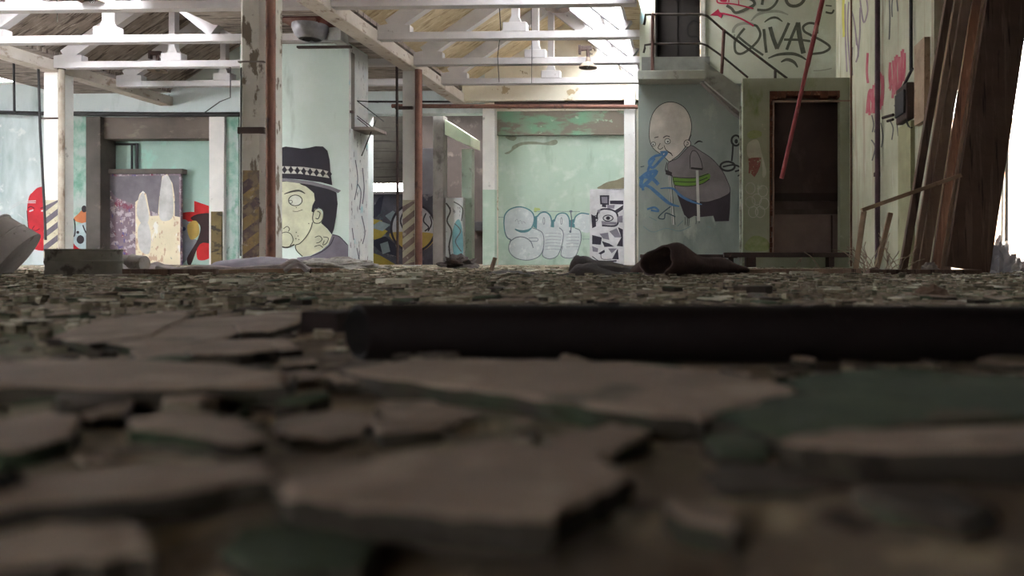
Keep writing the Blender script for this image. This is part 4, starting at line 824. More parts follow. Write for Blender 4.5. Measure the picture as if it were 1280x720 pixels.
# broken brick edges of the doorway
random.seed(11)
br = MB(); z = hb[2]
while z < hb[3] - .03:
    w1, w2 = random.uniform(.015, .05), random.uniform(.02, .07)
    br.box(hb[0] - .004, hb[0] + w1, YBO + .012, YBO + .15, z, z + .06)
    br.box(hb[1] + .0 - .001, hb[1] + .03 + .02, YBO - .006, YBO + .1, z, z + .06); z += .066
xx = hb[0]
while xx < hb[1] - .05:
    br.box(xx, xx + .1, YBO + .01, YBO + .15, hb[3] - random.uniform(.05, .1), hb[3]); xx += .105
obj('brick_edge', br, brick, tb)
mu = Mural(lambda x_, y_: W(x_, y_, YBO), (0, -1, 0), 780, 100, 2.88); S = mu.stroke
obj('red_patch', mu.fill(MB(), [(447, 284), (460, 280), (494, 278), (490, 310), (482, 330), (470, 350), (460, 340), (448, 335), (450, 310)], .002, False), M('worn_red_patch', (138, 92, 84), (120, 78, 72), 30, (((158, 156, 136), (14, 14, 14), .6, .02),)), tb)
obj('pale_patch', mu.fill(mu.fill(MB(), [(445, 230), (480, 215), (495, 260), (512, 330), (500, 350), (494, 280), (470, 285), (446, 275)], .001), [(462, 240), (480, 230), (485, 275), (468, 285)], .0015), paint((178, 176, 160)), tb)
mb = MB()
for c in ((455, 390), (478, 430), (505, 445), (455, 440), (490, 475), (465, 475), (500, 400)): S(mb, mu.ell(c, 17, 20, 14), 3, .002, True)
obj('white_loop', mb, paint((178, 176, 164)), tb)
obj_pieces('moss_patch', mu.fill(mu.fill(MB(), [(445, 190), (470, 180), (495, 188), (490, 205), (460, 212), (446, 205)], .001), [(440, 585), (470, 560), (515, 575), (518, 612), (440, 612)], .001), M('moss_green', (124, 136, 88), (146, 152, 114), 14), tb)
ep = W(928, 0, YBO)
tag(obj('corner_pipe', MB().tube([(bx0 - .03, YBO - .02, 0.02), (bx0 - .03, YBO - .02, zt_b - .35)], .014, 8), M('pale_conduit', (170, 172, 160), (90, 84, 76), 9)), 'thin upright conduit at the left corner of the booth', 'pipe', kind='thing')
# low steel benches in front of the stair block
for nm, lab, (xa, xb), y0, y1, Y, legs in (('low_bench', 'low rusty steel bench in front of the booth doorway', (905, 1062), 315.5, 321.5, 9.05, (936, 942, 1040)), ('low_bench', 'low reddish steel rail bench under the bald man mural', (800, 922), 318, 322.5, 9.3, (806, 914))):
    tq = thing(nm, lab, 'bench', (W((xa + xb) / 2, 0, Y).x, Y, 0))
    a, b = W(xa, y0, Y), W(xb, y1, Y)
    obj('rail', MB().box(a.x, b.x, Y, Y + .3, b.z, a.z), rust_dark, tq, bevel=.006)
    for l in legs:
        x = W(l, 0, Y).x; obj('leg', MB().box(x - .03, x + .03, Y + .02, Y + .28, -.005, b.z), rust_dark, tq)

# ------------------------------------------------------------------ side wall, gate, planks
YE = 6.22
struct('wall_right', MB().box(XR, XR + .14, YE, YS + .25, -.05, 4.95), side_wall_m)
zh = W(1276, 36, 6.45).z
struct('wall_gate', MB().box(XR + .14, 5.0, 6.4, 6.6, zh, 4.95).box(3.15, 5.0, 6.4, 6.6, -.05, zh), concrete_grey)
def wall_pipe(px, y0, y1, r, m, label, off=.05):
    a = WX(px, y1, XR); p = WX(px, 200, XR); Y = p.y
    zt_, zb_ = W(px, y0, Y).z, W(px, y1, Y).z
    return wire('wall_pipe', [(XR - off, Y, zb_), (XR - off, Y, zt_)], r, m, label, 'pipe')
wall_pipe(1103, -90, 333, .028, M('purple_brown_pipe', (84, 66, 76), (66, 52, 56), 6), 'long purple brown pipe down the streaked side wall')
wall_pipe(1143, -90, 88, .016, steel_dark, 'thin black pipe entering the top of the dark control box', .03)
wall_pipe(1066, -60, 333, .012, rust, 'thin rusty pipe in the corner of the side wall above the booth', .02)
# streaks and red lettering on the side wall
mu = Mural(lambda x_, y_: WX(x_, y_, XR), (-1, 0, 0), 1040, 0, 4.235)
def vstreak(mb, pts, w, off): mu.stroke(mb, pts, w, off)
tgr = thing('lettering', 'tall pink red dripping letters on the side wall behind the purple pipe', 'graffiti', WX(1105, 150, XR))
mb = MB()
for pts in ([(190, 280), (186, 380), (192, 440)], [(205, 470), (198, 540), (200, 610)], [(222, 450), (218, 520), (222, 600)], [(238, 430), (240, 500), (234, 590)], [(255, 380), (250, 470), (256, 580)], [(270, 400), (272, 480), (266, 560)], [(310, 330), (306, 400), (312, 470)], [(325, 320), (328, 400), (322, 520)], [(345, 290), (340, 380), (346, 500)], [(358, 300), (360, 390), (354, 490)], [(378, 260), (372, 350), (380, 430)], [(386, 280), (386, 360), (382, 420)], [(185, 600), (200, 480), (222, 560), (240, 450)], [(305, 470), (330, 420), (350, 480), (380, 400)]):
    vstreak(mb, pts, 12, .002)
for (x_, a_, b_) in ((195, 490, 590), (212, 470, 600), (230, 440, 600), (246, 400, 590), (262, 390, 570), (312, 350, 480), (334, 300, 500), (352, 300, 520), (368, 270, 460), (372, 400, 440)): vstreak(mb, [(x_, a_), (x_ + 3, (a_ + b_) / 2), (x_ - 2, b_)], 7, .0026)
obj('drip_letter', mb, M('pink_red_spray', (160, 66, 84), (172, 104, 112), 9), tgr)
tgr = thing('lettering', 'dark purple sprayed letters high in the corner of the side wall', 'graffiti', WX(1070, 60, XR))
mb = MB()
for pts in ([(70, 20), (72, 200), (80, 380)], [(90, 10), (84, 160), (100, 400)], [(110, 250), (104, 330), (110, 400)], [(130, 200), (140, 280), (128, 330)], [(150, 40), (148, 180), (140, 300)], [(185, 0), (190, 60), (170, 120), (155, 40), (150, 0)], [(100, 40), (120, 120), (132, 240)]): vstreak(mb, pts, 7, .002)
obj('drip_letter', mb, M('purple_spray', (112, 100, 116), (136, 124, 130), 9), tgr)
mb = MB(); vstreak(mb, [(62, -20), (60, 80), (64, 180), (58, 190)], 13, .002); obj('yellow_stroke', mb, paint((184, 178, 84)), tgr)
mb = MB()
for pts in ([(305, 0), (308, 100), (304, 210)], [(322, -10), (318, 40), (320, 90)], [(345, 0), (350, 60)]): vstreak(mb, pts, 6, .002)
for pts in ([(212, 610), (222, 660), (215, 700)], [(235, 600), (240, 640), (226, 700)], [(310, 640), (325, 680), (318, 740)], [(345, 650), (352, 720)], [(330, 560), (380, 545)], [(260, 650), (270, 720), (262, 780)], [(210, 740), (230, 780), (214, 850)]): vstreak(mb, pts, 6, .002)
tag(obj('scrawl', mb, paint((92, 90, 92))), 'dark upright scrawls on the side wall round the purple pipe', 'graffiti', kind='thing')
# control box on the side wall
pA = WX(1130, 97, XR); pB = WX(1144, 150, XR)
tc = thing('control_box', 'dark switch box with cable ends on the streaked side wall', 'switch box', (XR - .1, (pA.y + pB.y) / 2, pB.z))
yA, yB = pB.y, pA.y + .0
case = obj('case', MB().box(XR - .075, XR - .005, yA, yB, W(1135, 148, yA).z, W(1135, 102, yA).z), rust_dark, tc, bevel=.012)
obj('cover', MB().box(XR - .095, XR - .075, yA + .03, yB - .03, W(1135, 140, yA).z, W(1135, 110, yA).z), steel_dark, case, bevel=.008)
obj('cable_end', MB().tube([(XR - .06, yA + .15, W(1135, 103, yA).z), (XR - .05, yA + .05, W(1135, 95, yA).z), (XR - .03, yA - .02, W(1135, 86, yA).z)], .014, 8), steel_dark, tc, smooth=True)
obj('lever', MB().tube([(XR - .1, yB, W(1135, 134, yA).z), (XR - .14, yB + .22, W(1135, 132, yA).z)], .015, 8), rust_dark, tc)
obj('lever', MB().tube([(XR - .1, yB, W(1135, 140, yA).z), (XR - .12, yB + .12, W(1135, 139, yA).z)], .013, 8), rust_dark, tc)
obj('drip_tail', MB().tube([(XR - .05, yA + .1, W(1135, 148, yA).z), (XR - .04, yA + .06, W(1135, 156, yA).z), (XR - .03, yA + .0, W(1135, 160, yA).z)], .01, 8), steel_dark, tc, smooth=True)
# boarded panel near wall end
pA = WX(1150, 60, XR); pB = WX(1163, 60, XR)
tag(obj('wall_board', MB().box(XR - .05, XR - .003, pB.y, pA.y, W(1155, 150, pB.y).z, W(1155, 46, pB.y).z), wood_pale), 'tan board fixed to the side wall beside the leaning planks', 'board', kind='thing')
pA = WX(1128, 180, XR); pB = WX(1144, 180, XR)
tag(obj('olive_board', MB().box(XR - .04, XR - .003, pB.y, pA.y, 0.02, W(1155, 150, pB.y).z), M('olive_panel', (150, 150, 118), (132, 130, 104), 4, (((96, 92, 76), (7, 7, 2), .66, .03),))), 'olive green panel strip on the side wall below the switch box', 'panel', kind='thing')
# metal cross-shaped valve
pv = WX(1102, 218, XR)
tv = thing('wall_valve', 'dark cross shaped metal bar standing against the side wall', 'valve', (XR - .14, 8.0, 0))
xv = XR - .14; Yv = 8.0
obj('upright', MB().box(W(1099, 0, Yv).x, W(1105, 0, Yv).x, Yv, Yv + .05, 0, W(1102, 204, Yv).z), rust_dark, tv)
obj('cross_arm', MB().box(W(1092, 0, Yv).x, W(1110, 0, Yv).x, Yv - .03, Yv - .001, W(1102, 221, Yv).z, W(1102, 216, Yv).z), rust_dark, tv)

# leaning planks
def plank(bot, top, w, th, Y, label, m, nm='leaning_plank', lean=.10, group='planks leaning in the gateway'):
    (x0, yb), (x1, yt) = bot, top
    A = W(x0, yb, Y); A.z = 0.0
    B = W(x1, yt, Y + lean); B.z = W(x1, yt, Y + lean).z
    d = B - A; k = 3.0 / d.z if d.z < 3.0 else 1; B = A + d * k
    mb = MB().bar(A, B, th, w, Vector((1, 0, 0)))
    # widen along X: bar() puts its first width on the cross direction
    zs = min(v[2] for v in mb.v); mb.v = [(v[0], v[1], v[2] - zs - .004) for v in mb.v]
    return tag(obj(nm, mb, m, bevel=.006), label, 'plank', group, 'thing')
s_ = F / 6.1
plank((1128, 335), (1186, 0), 9 / s_, .06, 6.0, 'round shouldered dark pole, leftmost of the leaning timbers', wood_dark, 'leaning_pole')
plank((1142, 334), (1197, 0), 8 / s_, .04, 6.06, 'narrow brown plank, second of the leaning timbers from the side wall', wood_mid)
plank((1153, 334), (1208, 0), 12.5 / s_, .04, 6.03, 'brown plank, third of the leaning timbers from the side wall', wood_mid)
plank((1169, 334), (1221, 0), 12 / s_, .04, 6.10, 'dark plank, fourth of the leaning timbers from the side wall', wood_dark)
plank((1181, 335), (1234, 0), 12 / s_, .04, 5.99, 'brown plank right beside the wide leaning board', wood_mid)
plank((1209, 336), (1260, 0), 52 / s_, .05, 5.95, 'very wide dark board leaning right of all the other timbers', wood_dark, 'leaning_board')
# bent rod / broken batten
tag(obj('broken_batten', MB().bar(W(1077, 263, 5.75), W(1201, 219, 5.75), .045, .03), wood_pale, bevel=.004), 'pale broken batten lying slantwise across the leaning planks', 'batten', kind='thing')
tag(obj('propping_stick', MB().bar(WZ(1069, 341.5, 0), W(1080, 264, 5.78), .03, .04), wood_pale, bevel=.004), 'pale stick propping the left end of the slanting batten', 'stick', kind='thing')
tag(obj('propping_stick', MB().bar(W(1096, 336, 6.3), W(1113, 266, 6.3), .035, .04), wood_pale, bevel=.004), 'second pale stick under the slanting batten, nearer the planks', 'stick', kind='thing')
# outside the gate
struct('ground_outside', MB().box(XR + .2, 14, 6.6, 24, -.06, .005), outside_m)
struct('wall_outside', MB().box(3.0, 14, 13.0, 13.2, 0, 2.5), out_wall)
wire('fence_pole', [W(1258, 312, 7.4), W(1259, 150, 7.4), W(1260, 60, 7.4)], .018, steel_dark, 'thin dark pole standing in the bright gateway', 'pole')
wire('fence_pole', [W(1252, 330, 7.6), W(1254, 200, 7.6)], .014, steel_grey, 'short thin stake beside the dark pole in the bright gateway', 'pole')
mbp = MB(); random.seed(5)
def crumple(name, c, rx, ry, rz, m, label, cat, seed, n=14, rough=.35):
    mb = MB(); v = []; k = 20
    for i in range(n + 1):
        ph = math.pi * .5 * i / n
        for j in range(k):
            t = 2 * math.pi * j / k
            p = Vector((math.cos(t) * math.cos(ph), math.sin(t) * math.cos(ph), math.sin(ph)))
            d = 1 + rough * noise.noise(p * 2.1 + Vector((seed, 0, 0))) * 1.4 + rough * .5 * noise.noise(p * 5.3 + Vector((0, seed, 0)))
            v.append((c[0] + p.x * rx * d, c[1] + p.y * ry * d, c[2] + max(0, p.z * rz * d)))
    f = [(i * k + j, i * k + (j + 1) % k, (i + 1) * k + (j + 1) % k, (i + 1) * k + j) for i in range(n) for j in range(k)]
    f.append(tuple(range(k))[::-1]); mb.add(v, f)
    return tag(obj(name, mb, m, smooth=False), label, cat, kind='thing')
p = WZ(1248, 341, 0)
crumple('plastic_sheet', (p.x, p.y, 0), .13, .12, .2, plastic, 'crumpled pale plastic sheet at the foot of the wide leaning board', 'plastic sheet', 3.3, rough=.6)
p = WZ(1272, 341, 0); crumple('rubble_heap', (p.x + .05, p.y + .3, 0), .22, .2, .12, M('purple_grey_rubble', (96, 84, 92), (76, 66, 70), 12), 'purple grey rubble heap at the bright gateway', 'rubble', 8.1)
# hanging conduit
a, b = W(977, 223, 7.6), W(1028, 0, 7.6); d = (b - a); b = a + d * ((4.9 - a.z) / d.z)
tag(obj('hanging_conduit', MB().tube([a, a + d * .3, a + d * .62, a + d * .64, b], [.021, .021, .021, .024, .024], 10), pink_red, smooth=True), 'faded red conduit hanging slantwise from above in front of the booth', 'pipe', kind='thing')
# ------------------------------------------------------------------ things lying about in the middle distance
def xform(prof, M4, n=32): return MB().lathe(prof, M4, n)
# tilted drum at left edge
D = 4.55; c = W(-4, 312, D)
ax = Vector((.72, .38, -.58)).normalized()                      # from open mouth to closed end
q = ax.to_track_quat('Z', 'Y').to_matrix().to_4x4()
Rr, Ln = .20, .20
t = thing('tilted_drum', 'dusty grey open drum tilted on its side at the left edge', 'drum', (c.x, c.y, 0))
M4 = Matrix.Translation(c - ax * .09) @ q
obj('drum_wall', xform([(Rr - .012, .02), (Rr - .006, 0), (Rr + .008, 0), (Rr + .01, .012), (Rr + .002, .02), (Rr, .1), (Rr + .006, .105), (Rr, .112), (Rr, Ln), (Rr - .02, Ln + .006), (0, Ln + .006)], M4, 40), drum_m, t, smooth=True)
obj('drum_inside', xform([(Rr - .012, .02), (Rr - .012, Ln - .01), (0, Ln - .01)], M4, 40), dark_top, t, smooth=True)
# standing low drum
D = 4.45; a, b = W(33, 311, D), W(113, 311, D); R2 = (b.x - a.x) / 2
M4 = Matrix.Translation(((a.x + b.x) / 2, D + R2, 0)); z1 = a.z
t = thing('low_drum', 'squat grey green drum with a pressed rib beside the tilted drum', 'drum', ((a.x + b.x) / 2, D + R2, 0))
obj('drum_wall', xform([(R2 * .99, 0), (R2, .005), (R2 * .985, z1 * .45), (R2 * 1.015, z1 * .5), (R2 * 1.015, z1 * .56), (R2 * .985, z1 * .6), (R2 * .985, z1 * .93), (R2 * 1.01, z1 * .96), (R2 * 1.01, z1), (R2 * .93, z1), (R2 * .93, z1 * .3), (0, z1 * .3)], M4, 44), drum_green, t, smooth=True)
# sheets, hoses, timber
def ribbon(name, pts, w, th, m, label, cat, Y, depth, seed, amp=.02, ny=10):
    """a limp sheet: pts = picture outline of its ridge line (px,py); falls to the floor in front and behind"""
    pts = smooth_line(pts, False, 6); mb = MB(); v = []; n = len(pts)
    for i, (px, py) in enumerate(pts):
        top = W(px, py, Y + depth / 2)
        for j in range(ny + 1):
            s = j / ny; hgt = math.sin(math.pi * s) ** .55
            k = noise.noise(Vector((i * .23, s * 3.1, seed)))
            v.append((top.x + k * amp, Y + depth * s + k * amp, max(-.002, top.z * hgt * (1 + .18 * k))))
    for i in range(n - 1):
        for j in range(ny): v_ = (i * (ny + 1) + j, (i + 1) * (ny + 1) + j, (i + 1) * (ny + 1) + j + 1, i * (ny + 1) + j + 1); mb.f.append(v_); mb.mi.append(0)
    mb.v = v
    mb.f.append(tuple(range(ny + 1))); mb.mi.append(0); mb.f.append(tuple((n - 1) * (ny + 1) + j for j in range(ny + 1))[::-1]); mb.mi.append(0)
    return tag(obj(name, mb, m, smooth=True), label, cat, kind='thing')
ribbon('crumpled_sheet', [(112, 330), (118, 320), (130, 318), (142, 326), (150, 334)], 0, 0, drum_m, 'grey humped sheet right behind the squat drum', 'sheet', 5.2, .35, 1.0)
t = thing('dented_can', 'dented grey can lying on its side before the portal', 'can', W(163, 325, 5.6))
ca, cb = W(148, 323, 5.6), W(181, 326, 5.6); ca.z = cb.z = .072
obj('can_wall', MB().tube([ca, ca + (cb - ca) * .15, ca + (cb - ca) * .5, ca + (cb - ca) * .55, ca + (cb - ca) * .6, cb], [.066, .069, .064, .074, .066, .060], 20), drum_m, t, smooth=True)
obj('can_mouth_shade', MB().tube([ca + Vector((-.004, 0, 0)), ca], .058, 20), dark_top, t)  # dark disc on the closed end stands for the shade in a hollow
ribbon('crumpled_sheet', [(195, 328), (205, 332), (230, 334), (262, 331), (290, 334), (310, 338)], 0, 0, cloth_grey, 'long limp lilac grey sheet lying in front of the portal', 'sheet', 5.9, .35, 2.0)
ribbon('crumpled_sheet', [(278, 326), (300, 323), (340, 321), (368, 326), (380, 336)], 0, 0, M('slate_grey_sheet', (140, 134, 144), (118, 112, 122), 6), 'slate grey sheet draped at the foot of the thick peeling column', 'sheet', 6.6, .5, 3.0)
for k, (P, lab) in enumerate((([(196, 334), (215, 338), (250, 335), (290, 337), (330, 334), (372, 333)], 'pale hose winding in front of the grey sheets'), ([(352, 334), (362, 327), (372, 327), (381, 334), (386, 338)], 'grey hose loop below the hat man mural'), ([(356, 338), (368, 331), (376, 332), (384, 339)], 'inner grey hose loop below the hat man mural'))):
    pts = []
    for (px, py) in smooth_line(P, False, 6): q_ = W(px, py, 5.7 - .1 * k); pts.append((q_.x, q_.y, max(.017, q_.z)))
    tag(obj('rubber_hose', MB().tube(pts, .018, 8), M('pale_rubber', (178, 170, 170), (124, 116, 118), 6), smooth=True), lab, 'hose', kind='thing')
crumple('plaster_rubble', (W(420, 0, 8.2).x, 8.2, -.01), .5, .4, .12, M('plaster_rubble', (150, 146, 140), (104, 98, 94), 18, (), .95, (60, .8)), 'low heap of pale plaster rubble below the white side of the block room', 'rubble', 4.4)
tag(obj('dark_timber', MB().bar(W(150, 340.5, 4.75), W(272, 340.5, 4.9), .06, .045), wood_dark, bevel=.005), 'long dark timber lying on the floor in front of the grey sheets', 'timber', kind='thing')
tag(obj('pale_batten', MB().bar(W(113, 345, 4.3), W(186, 344.5, 4.4), .05, .02), M('grey_batten', (140, 132, 124), (116, 108, 102), 9), bevel=.003), 'pale flat batten on the floor right of the squat drum', 'batten', kind='thing')
tag(obj('dark_timber', MB().bar(W(265, 340.5, 5.1), W(420, 338, 5.9), .1, .04), wood_mid, bevel=.004), 'brown timber lying on the floor below the hat man mural', 'timber', kind='thing')
tag(obj('dark_timber', MB().bar(W(915, 339, 5.5), W(1075, 339, 5.5), .08, .035), wood_mid, bevel=.005), 'brown timber lying on the floor in front of the low steel bench', 'timber', kind='thing')
tag(obj('dark_timber', MB().bar(W(1085, 340, 5.2), W(1225, 340, 5.2), .08, .035), wood_dark, bevel=.005), 'dark timber lying on the floor at the foot of the leaning planks', 'timber', kind='thing')
# brown rolled felt and dark felt sheets
t = thing('rolled_felt', 'brown roll of felt with an open folded end under the bald man mural', 'roll', W(850, 345, 5.0))
def felt_roll():
    mb = MB(); n, k = 24, 28; v = []
    a, b = W(822, 338, 4.55), W(925, 340, 5.5)
    ax_ = Vector((b.x - a.x, b.y - a.y, 0)).normalized(); sd = Vector((-ax_.y, ax_.x, 0))
    for i in range(n + 1):
        s = i / n; c = a.lerp(b, s); hh = (.125 * (1 - s) ** .7 + .055 + .008 * math.sin(s * 11)) / 2; wd = .115 * (1 - .3 * s)
        for j in range(k):
            th = 2 * math.pi * j / k
            kx = noise.noise(Vector((s * 4.2, math.cos(th) * 1.4, math.sin(th) * 1.4)))
            pk = math.exp(-((s - .12) / .1) ** 2) * max(0, math.sin(th - .5)) ** 3 * .035
            v.append((c.x + sd.x * wd * math.cos(th) * (1 + .25 * kx) + ax_.x * .05 * math.sin(th) * (1 - s), c.y + sd.y * wd * math.cos(th) * (1 + .25 * kx), max(-.003, hh + hh * math.sin(th) * (1 + .3 * kx) + pk)))
    f = [(i * k + j, i * k + (j + 1) % k, (i + 1) * k + (j + 1) % k, (i + 1) * k + j) for i in range(n) for j in range(k)]
    f.append(tuple(n * k + j for j in range(k)))
    return mb.add(v, f)
ro = obj('roll', felt_roll(), cloth_brown, t, smooth=True)
sm = ro.modifiers.new('thickness', 'SOLIDIFY'); sm.thickness = .012; sm.offset = -1
ribbon('felt_sheet', [(690, 345), (712, 340), (722, 330), (738, 329), (752, 336), (775, 341), (798, 340)], 0, 0, cloth_dark, 'dark rumpled felt sheet lying left of the brown roll', 'sheet', 4.8, .4, 5.0)
ribbon('felt_sheet', [(716, 335), (719, 320), (735, 322), (760, 327), (790, 333), (805, 337)], 0, 0, cloth_dark, 'dark felt sheet raised like a tent below the black and white poster', 'sheet', 5.6, .35, 6.0)
ribbon('felt_sheet', [(600, 344), (625, 338), (650, 339), (690, 343)], 0, 0, cloth_dark, 'low brown felt sheet below the bubble letters', 'sheet', 5.2, .35, 7.0)
ribbon('felt_sheet', [(790, 334), (806, 322), (818, 321), (830, 325), (846, 323), (866, 330)], 0, 0, cloth_brown, 'brown felt sheet heaped behind the open end of the roll', 'sheet', 5.5, .3, 8.0)
crumple('dark_debris_heap', (W(572, 0, 8.6).x, 8.6, 0), .2, .2, .13, M('dark_debris', (62, 52, 48), (44, 38, 36), 16), 'small dark heap of debris at the mint post', 'rubble', 6.6, rough=.6)
tag(obj('debris_stake', MB().bar(W(614, 338, 6.5), W(619, 322, 6.5), .035, .03), wood_mid), 'short stub of wood standing below the white and mint pilaster', 'wood', kind='thing')
crumple('stone', (W(1095, 0, 5.4).x, 5.4, -.01), .085, .07, .05, wood_dark, 'dark round lump in front of the dry twigs', 'stone', 1.7, rough=.25)
crumple('stone', (W(1157, 0, 5.9).x, 5.8, -.01), .07, .07, .085, concrete_grey, 'grey stone wedged between the leaning planks', 'stone', 2.7, rough=.3)
p = WZ(1168, 374, 0); crumple('stone', (p.x, p.y + .03, -.004), .043, .04, .037, M('brown_rock', (112, 92, 78), (92, 74, 64), 20), 'brown rock lying alone on the rubble behind the tube', 'stone', 9.7, n=8, rough=.3)
for k, (px, py, w_, lab) in enumerate(((430, 344, .11, 'pale flat slab lying below the white side of the block room'), (520, 343, .12, 'grey flat slab lying in front of the slim middle pillar'), (1005, 341.5, .1, 'whitish flat slab lying in front of the low bench'), (500, 352, .12, 'pale thin slab far behind the tube, below the slim middle pillar'), (290, 352, .1, 'pale thin slab far behind the tube, below the thick column'), (940, 362, .07, 'dark flat slab on the rubble behind the tube, below the booth'))):
    p = WZ(px, py, .012); n_ = 7; rnd_ = random.Random(k + 40)
    P = [(p.x + w_ * (.8 + .3 * rnd_.random()) * math.cos(2 * math.pi * i / n_), p.y + w_ * .7 * (.8 + .3 * rnd_.random()) * math.sin(2 * math.pi * i / n_)) for i in range(n_)]
    mb = MB().prism([(x_, y_, -.002) for x_, y_ in P], (0, 0, .026))
    tag(obj('broken_slab', mb, dark_top if 'dark' in lab else grey_top, bevel=.003), lab, 'slab', 'broken slabs in the middle distance', 'thing')
p = WZ(-6, 655, 0)
crumple('stone', (p.x, p.y, -.002), .012, .011, .022, M('black_stone', (34, 30, 34), (26, 22, 26), 60), 'small black stone cut by the left edge near the bottom', 'stone', 12.3, n=8, rough=.25)
# dry twigs
t = thing('dry_twigs', 'tangle of thin dry twigs before the leaning planks', 'twigs', (W(1098, 0, 6.0).x, 6.0, 0)); random.seed(21)
for k in range(26):
    bx = W(random.uniform(1078, 1118), 0, 6.0).x; by = 5.7 + random.uniform(0, .4)
    p = Vector((bx, by, .0)); d = Vector((random.uniform(-.5, .5), random.uniform(-.3, .3), 1)).normalized(); pts = [p.copy()]
    for i in range(5): d = (d + Vector((random.uniform(-.5, .5), random.uniform(-.3, .3), random.uniform(-.35, .2)))).normalized(); p = p + d * random.uniform(.03, .08); p.z = max(p.z, .01); p.x = min(p.x, XR - .02); pts.append(p.copy())
    obj('twig', MB().tube(pts, .0035, 5), M('dry_twig', (160, 144, 128), (120, 104, 92), 20), t)
t = thing('dry_twigs', 'few long bent straws rising beside the low steel bench', 'twigs', (W(1030, 0, 8.7).x, 8.7, 0))
for P in ([(1005, 315), (1015, 322), (1025, 336)], [(995, 330), (1002, 322), (1000, 328)], [(1040, 312), (1055, 315), (1065, 326), (1068, 336)], [(1060, 330), (1064, 322), (1066, 318)]):
    obj('straw', MB().tube([W(x, y, 8.7) for x, y in smooth_line(P, False, 4)], .006, 5), M('dry_twig', (160, 144, 128)), t)

# ------------------------------------------------------------------ the big tube across the foreground
Dp = .76
a = W(416, 414.5, Dp); r = .0285
t = thing('steel_tube', 'thick dark brown steel tube lying across the foreground rubble', 'pipe', (a.x + .35, Dp, a.z - r))
b = W(1330, 419, Dp - .015)
def hollow(a, b, r, ri, n=40):
    d = (b - a).normalized(); u = d.cross(Vector((0, 0, 1))).normalized(); w = u.cross(d)
    mb = MB(); v = []; L = (b - a).length
    st = [(0, ri), (.0, r * .985), (.002, r), (.008, r * 1.0)] + [(L * s, r) for s in (.1, .25, .5, .75, .97)] + [(L, r * .98), (L, ri), (L - .04, ri), (.02, ri), (0, ri)]
    for (s, rr) in st:
        for k in range(n): th = 2 * math.pi * k / n; cut = (1 + math.cos(th)) * .025 if s < .05 else 0; v.append(a + d * (s + cut) + u * (rr * math.cos(th)) + w * (rr * math.sin(th)))
    f = [(i * n + k, i * n + (k + 1) % n, (i + 1) * n + (k + 1) % n, (i + 1) * n + k) for i in range(len(st) - 1) for k in range(n)]
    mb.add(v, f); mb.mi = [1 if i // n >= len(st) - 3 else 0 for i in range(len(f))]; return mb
d_ = (b - a).normalized(); a2 = a.copy()
obj('tube_wall', hollow(a, b, r, r * .86), [pipe_fg_m, tube_shade], t, smooth=True)

# ------------------------------------------------------------------ broken tiles
placed = []
def slab_mb(poly, zt, th, jag=.004, seed=0, sub=3, tilt=(0, 0)):
    """poly: list of (x,y) in metres; top at zt"""
    n = len(poly); pts = []; rnd = random.Random(seed)
    for i in range(n):
        (ax_, ay), (bx_, by) = poly[i], poly[(i + 1) % n]
        for k in range(sub):
            s = k / sub; j = jag if k else jag * .3
            pts.append((ax_ + (bx_ - ax_) * s + rnd.uniform(-j, j), ay + (by - ay) * s + rnd.uniform(-j, j)))
    cx = sum(p[0] for p in pts) / len(pts); cy = sum(p[1] for p in pts) / len(pts)
    mb = MB(); m = len(pts)
    def zz(x, y): return tilt[0] * (x - cx) + tilt[1] * (y - cy)
    top_in = [(cx + (x - cx) * .94, cy + (y - cy) * .94, zt + zz(x, y) + rnd.uniform(-.05, .05) * th) for x, y in pts]
    top = [(x, y, zt + zz(x, y) - th * rnd.uniform(.08, .22)) for x, y in pts]
    mid = [(cx + (x - cx) * rnd.uniform(.97, 1.03), cy + (y - cy) * rnd.uniform(.97, 1.03), zt + zz(x, y) - th * .55) for x, y in pts]
    bot = [(cx + (x - cx) * .98, cy + (y - cy) * .98, zt + zz(x, y) - th) for x, y in pts]
    v = [(cx, cy, zt)] + top_in + top + mid + bot
    f = []; mi = []
    for i in range(m):
        j = (i + 1) % m
        f.append((0, 1 + i, 1 + j)); mi.append(0)
        f.append((1 + i, 1 + m + i, 1 + m + j, 1 + j)); mi.append(0)
        f.append((1 + m + i, 1 + 2 * m + i, 1 + 2 * m + j, 1 + m + j)); mi.append(1)
        f.append((1 + 2 * m + i, 1 + 3 * m + i, 1 + 3 * m + j, 1 + 2 * m + j)); mi.append(1)
    f.append(tuple(1 + 3 * m + i for i in range(m))[::-1]); mi.append(1)
    # orientation: make faces point outward
    area = sum(pts[i][0] * pts[(i + 1) % m][1] - pts[(i + 1) % m][0] * pts[i][1] for i in range(m))
    if area < 0: f = [q[::-1] for q in f]
    mb.v = v; mb.f = f; mb.mi = mi; return mb
def big(pxs, zt, th, label, mt=None, ms=None, seed=1, jag=.003, tilt=(0, 0)):
    poly = [tuple(WZ(x, y, zt)[:2]) for x, y in pxs]
    cx = sum(p[0] for p in poly) / len(poly); cy = sum(p[1] for p in poly) / len(poly)
    placed.append((cx, cy, max(math.hypot(p[0] - cx, p[1] - cy) for p in poly) * .8, poly))
    return tag(obj('broken_tile', slab_mb(poly, zt, th, jag, seed, 4, tilt), [mt or dusty_top, ms or moss_side], smooth=False), label, 'broken tile', 'large broken tiles in the foreground', 'thing')
big([(425, 459), (500, 448), (600, 446), (720, 449), (850, 457), (945, 468), (1000, 486), (960, 498), (880, 520), (800, 514), (690, 500), (590, 484), (480, 472)], .016, .016, 'long pale flat tile lying just in front of the dark tube', seed=1)
big([(880, 522), (930, 490), (1010, 466), (1100, 458), (1280, 468), (1420, 486), (1430, 520), (1150, 527), (990, 545)], .014, .016, 'dark moss crusted slab at the right, in front of the dark tube', moss_top, seed=2)
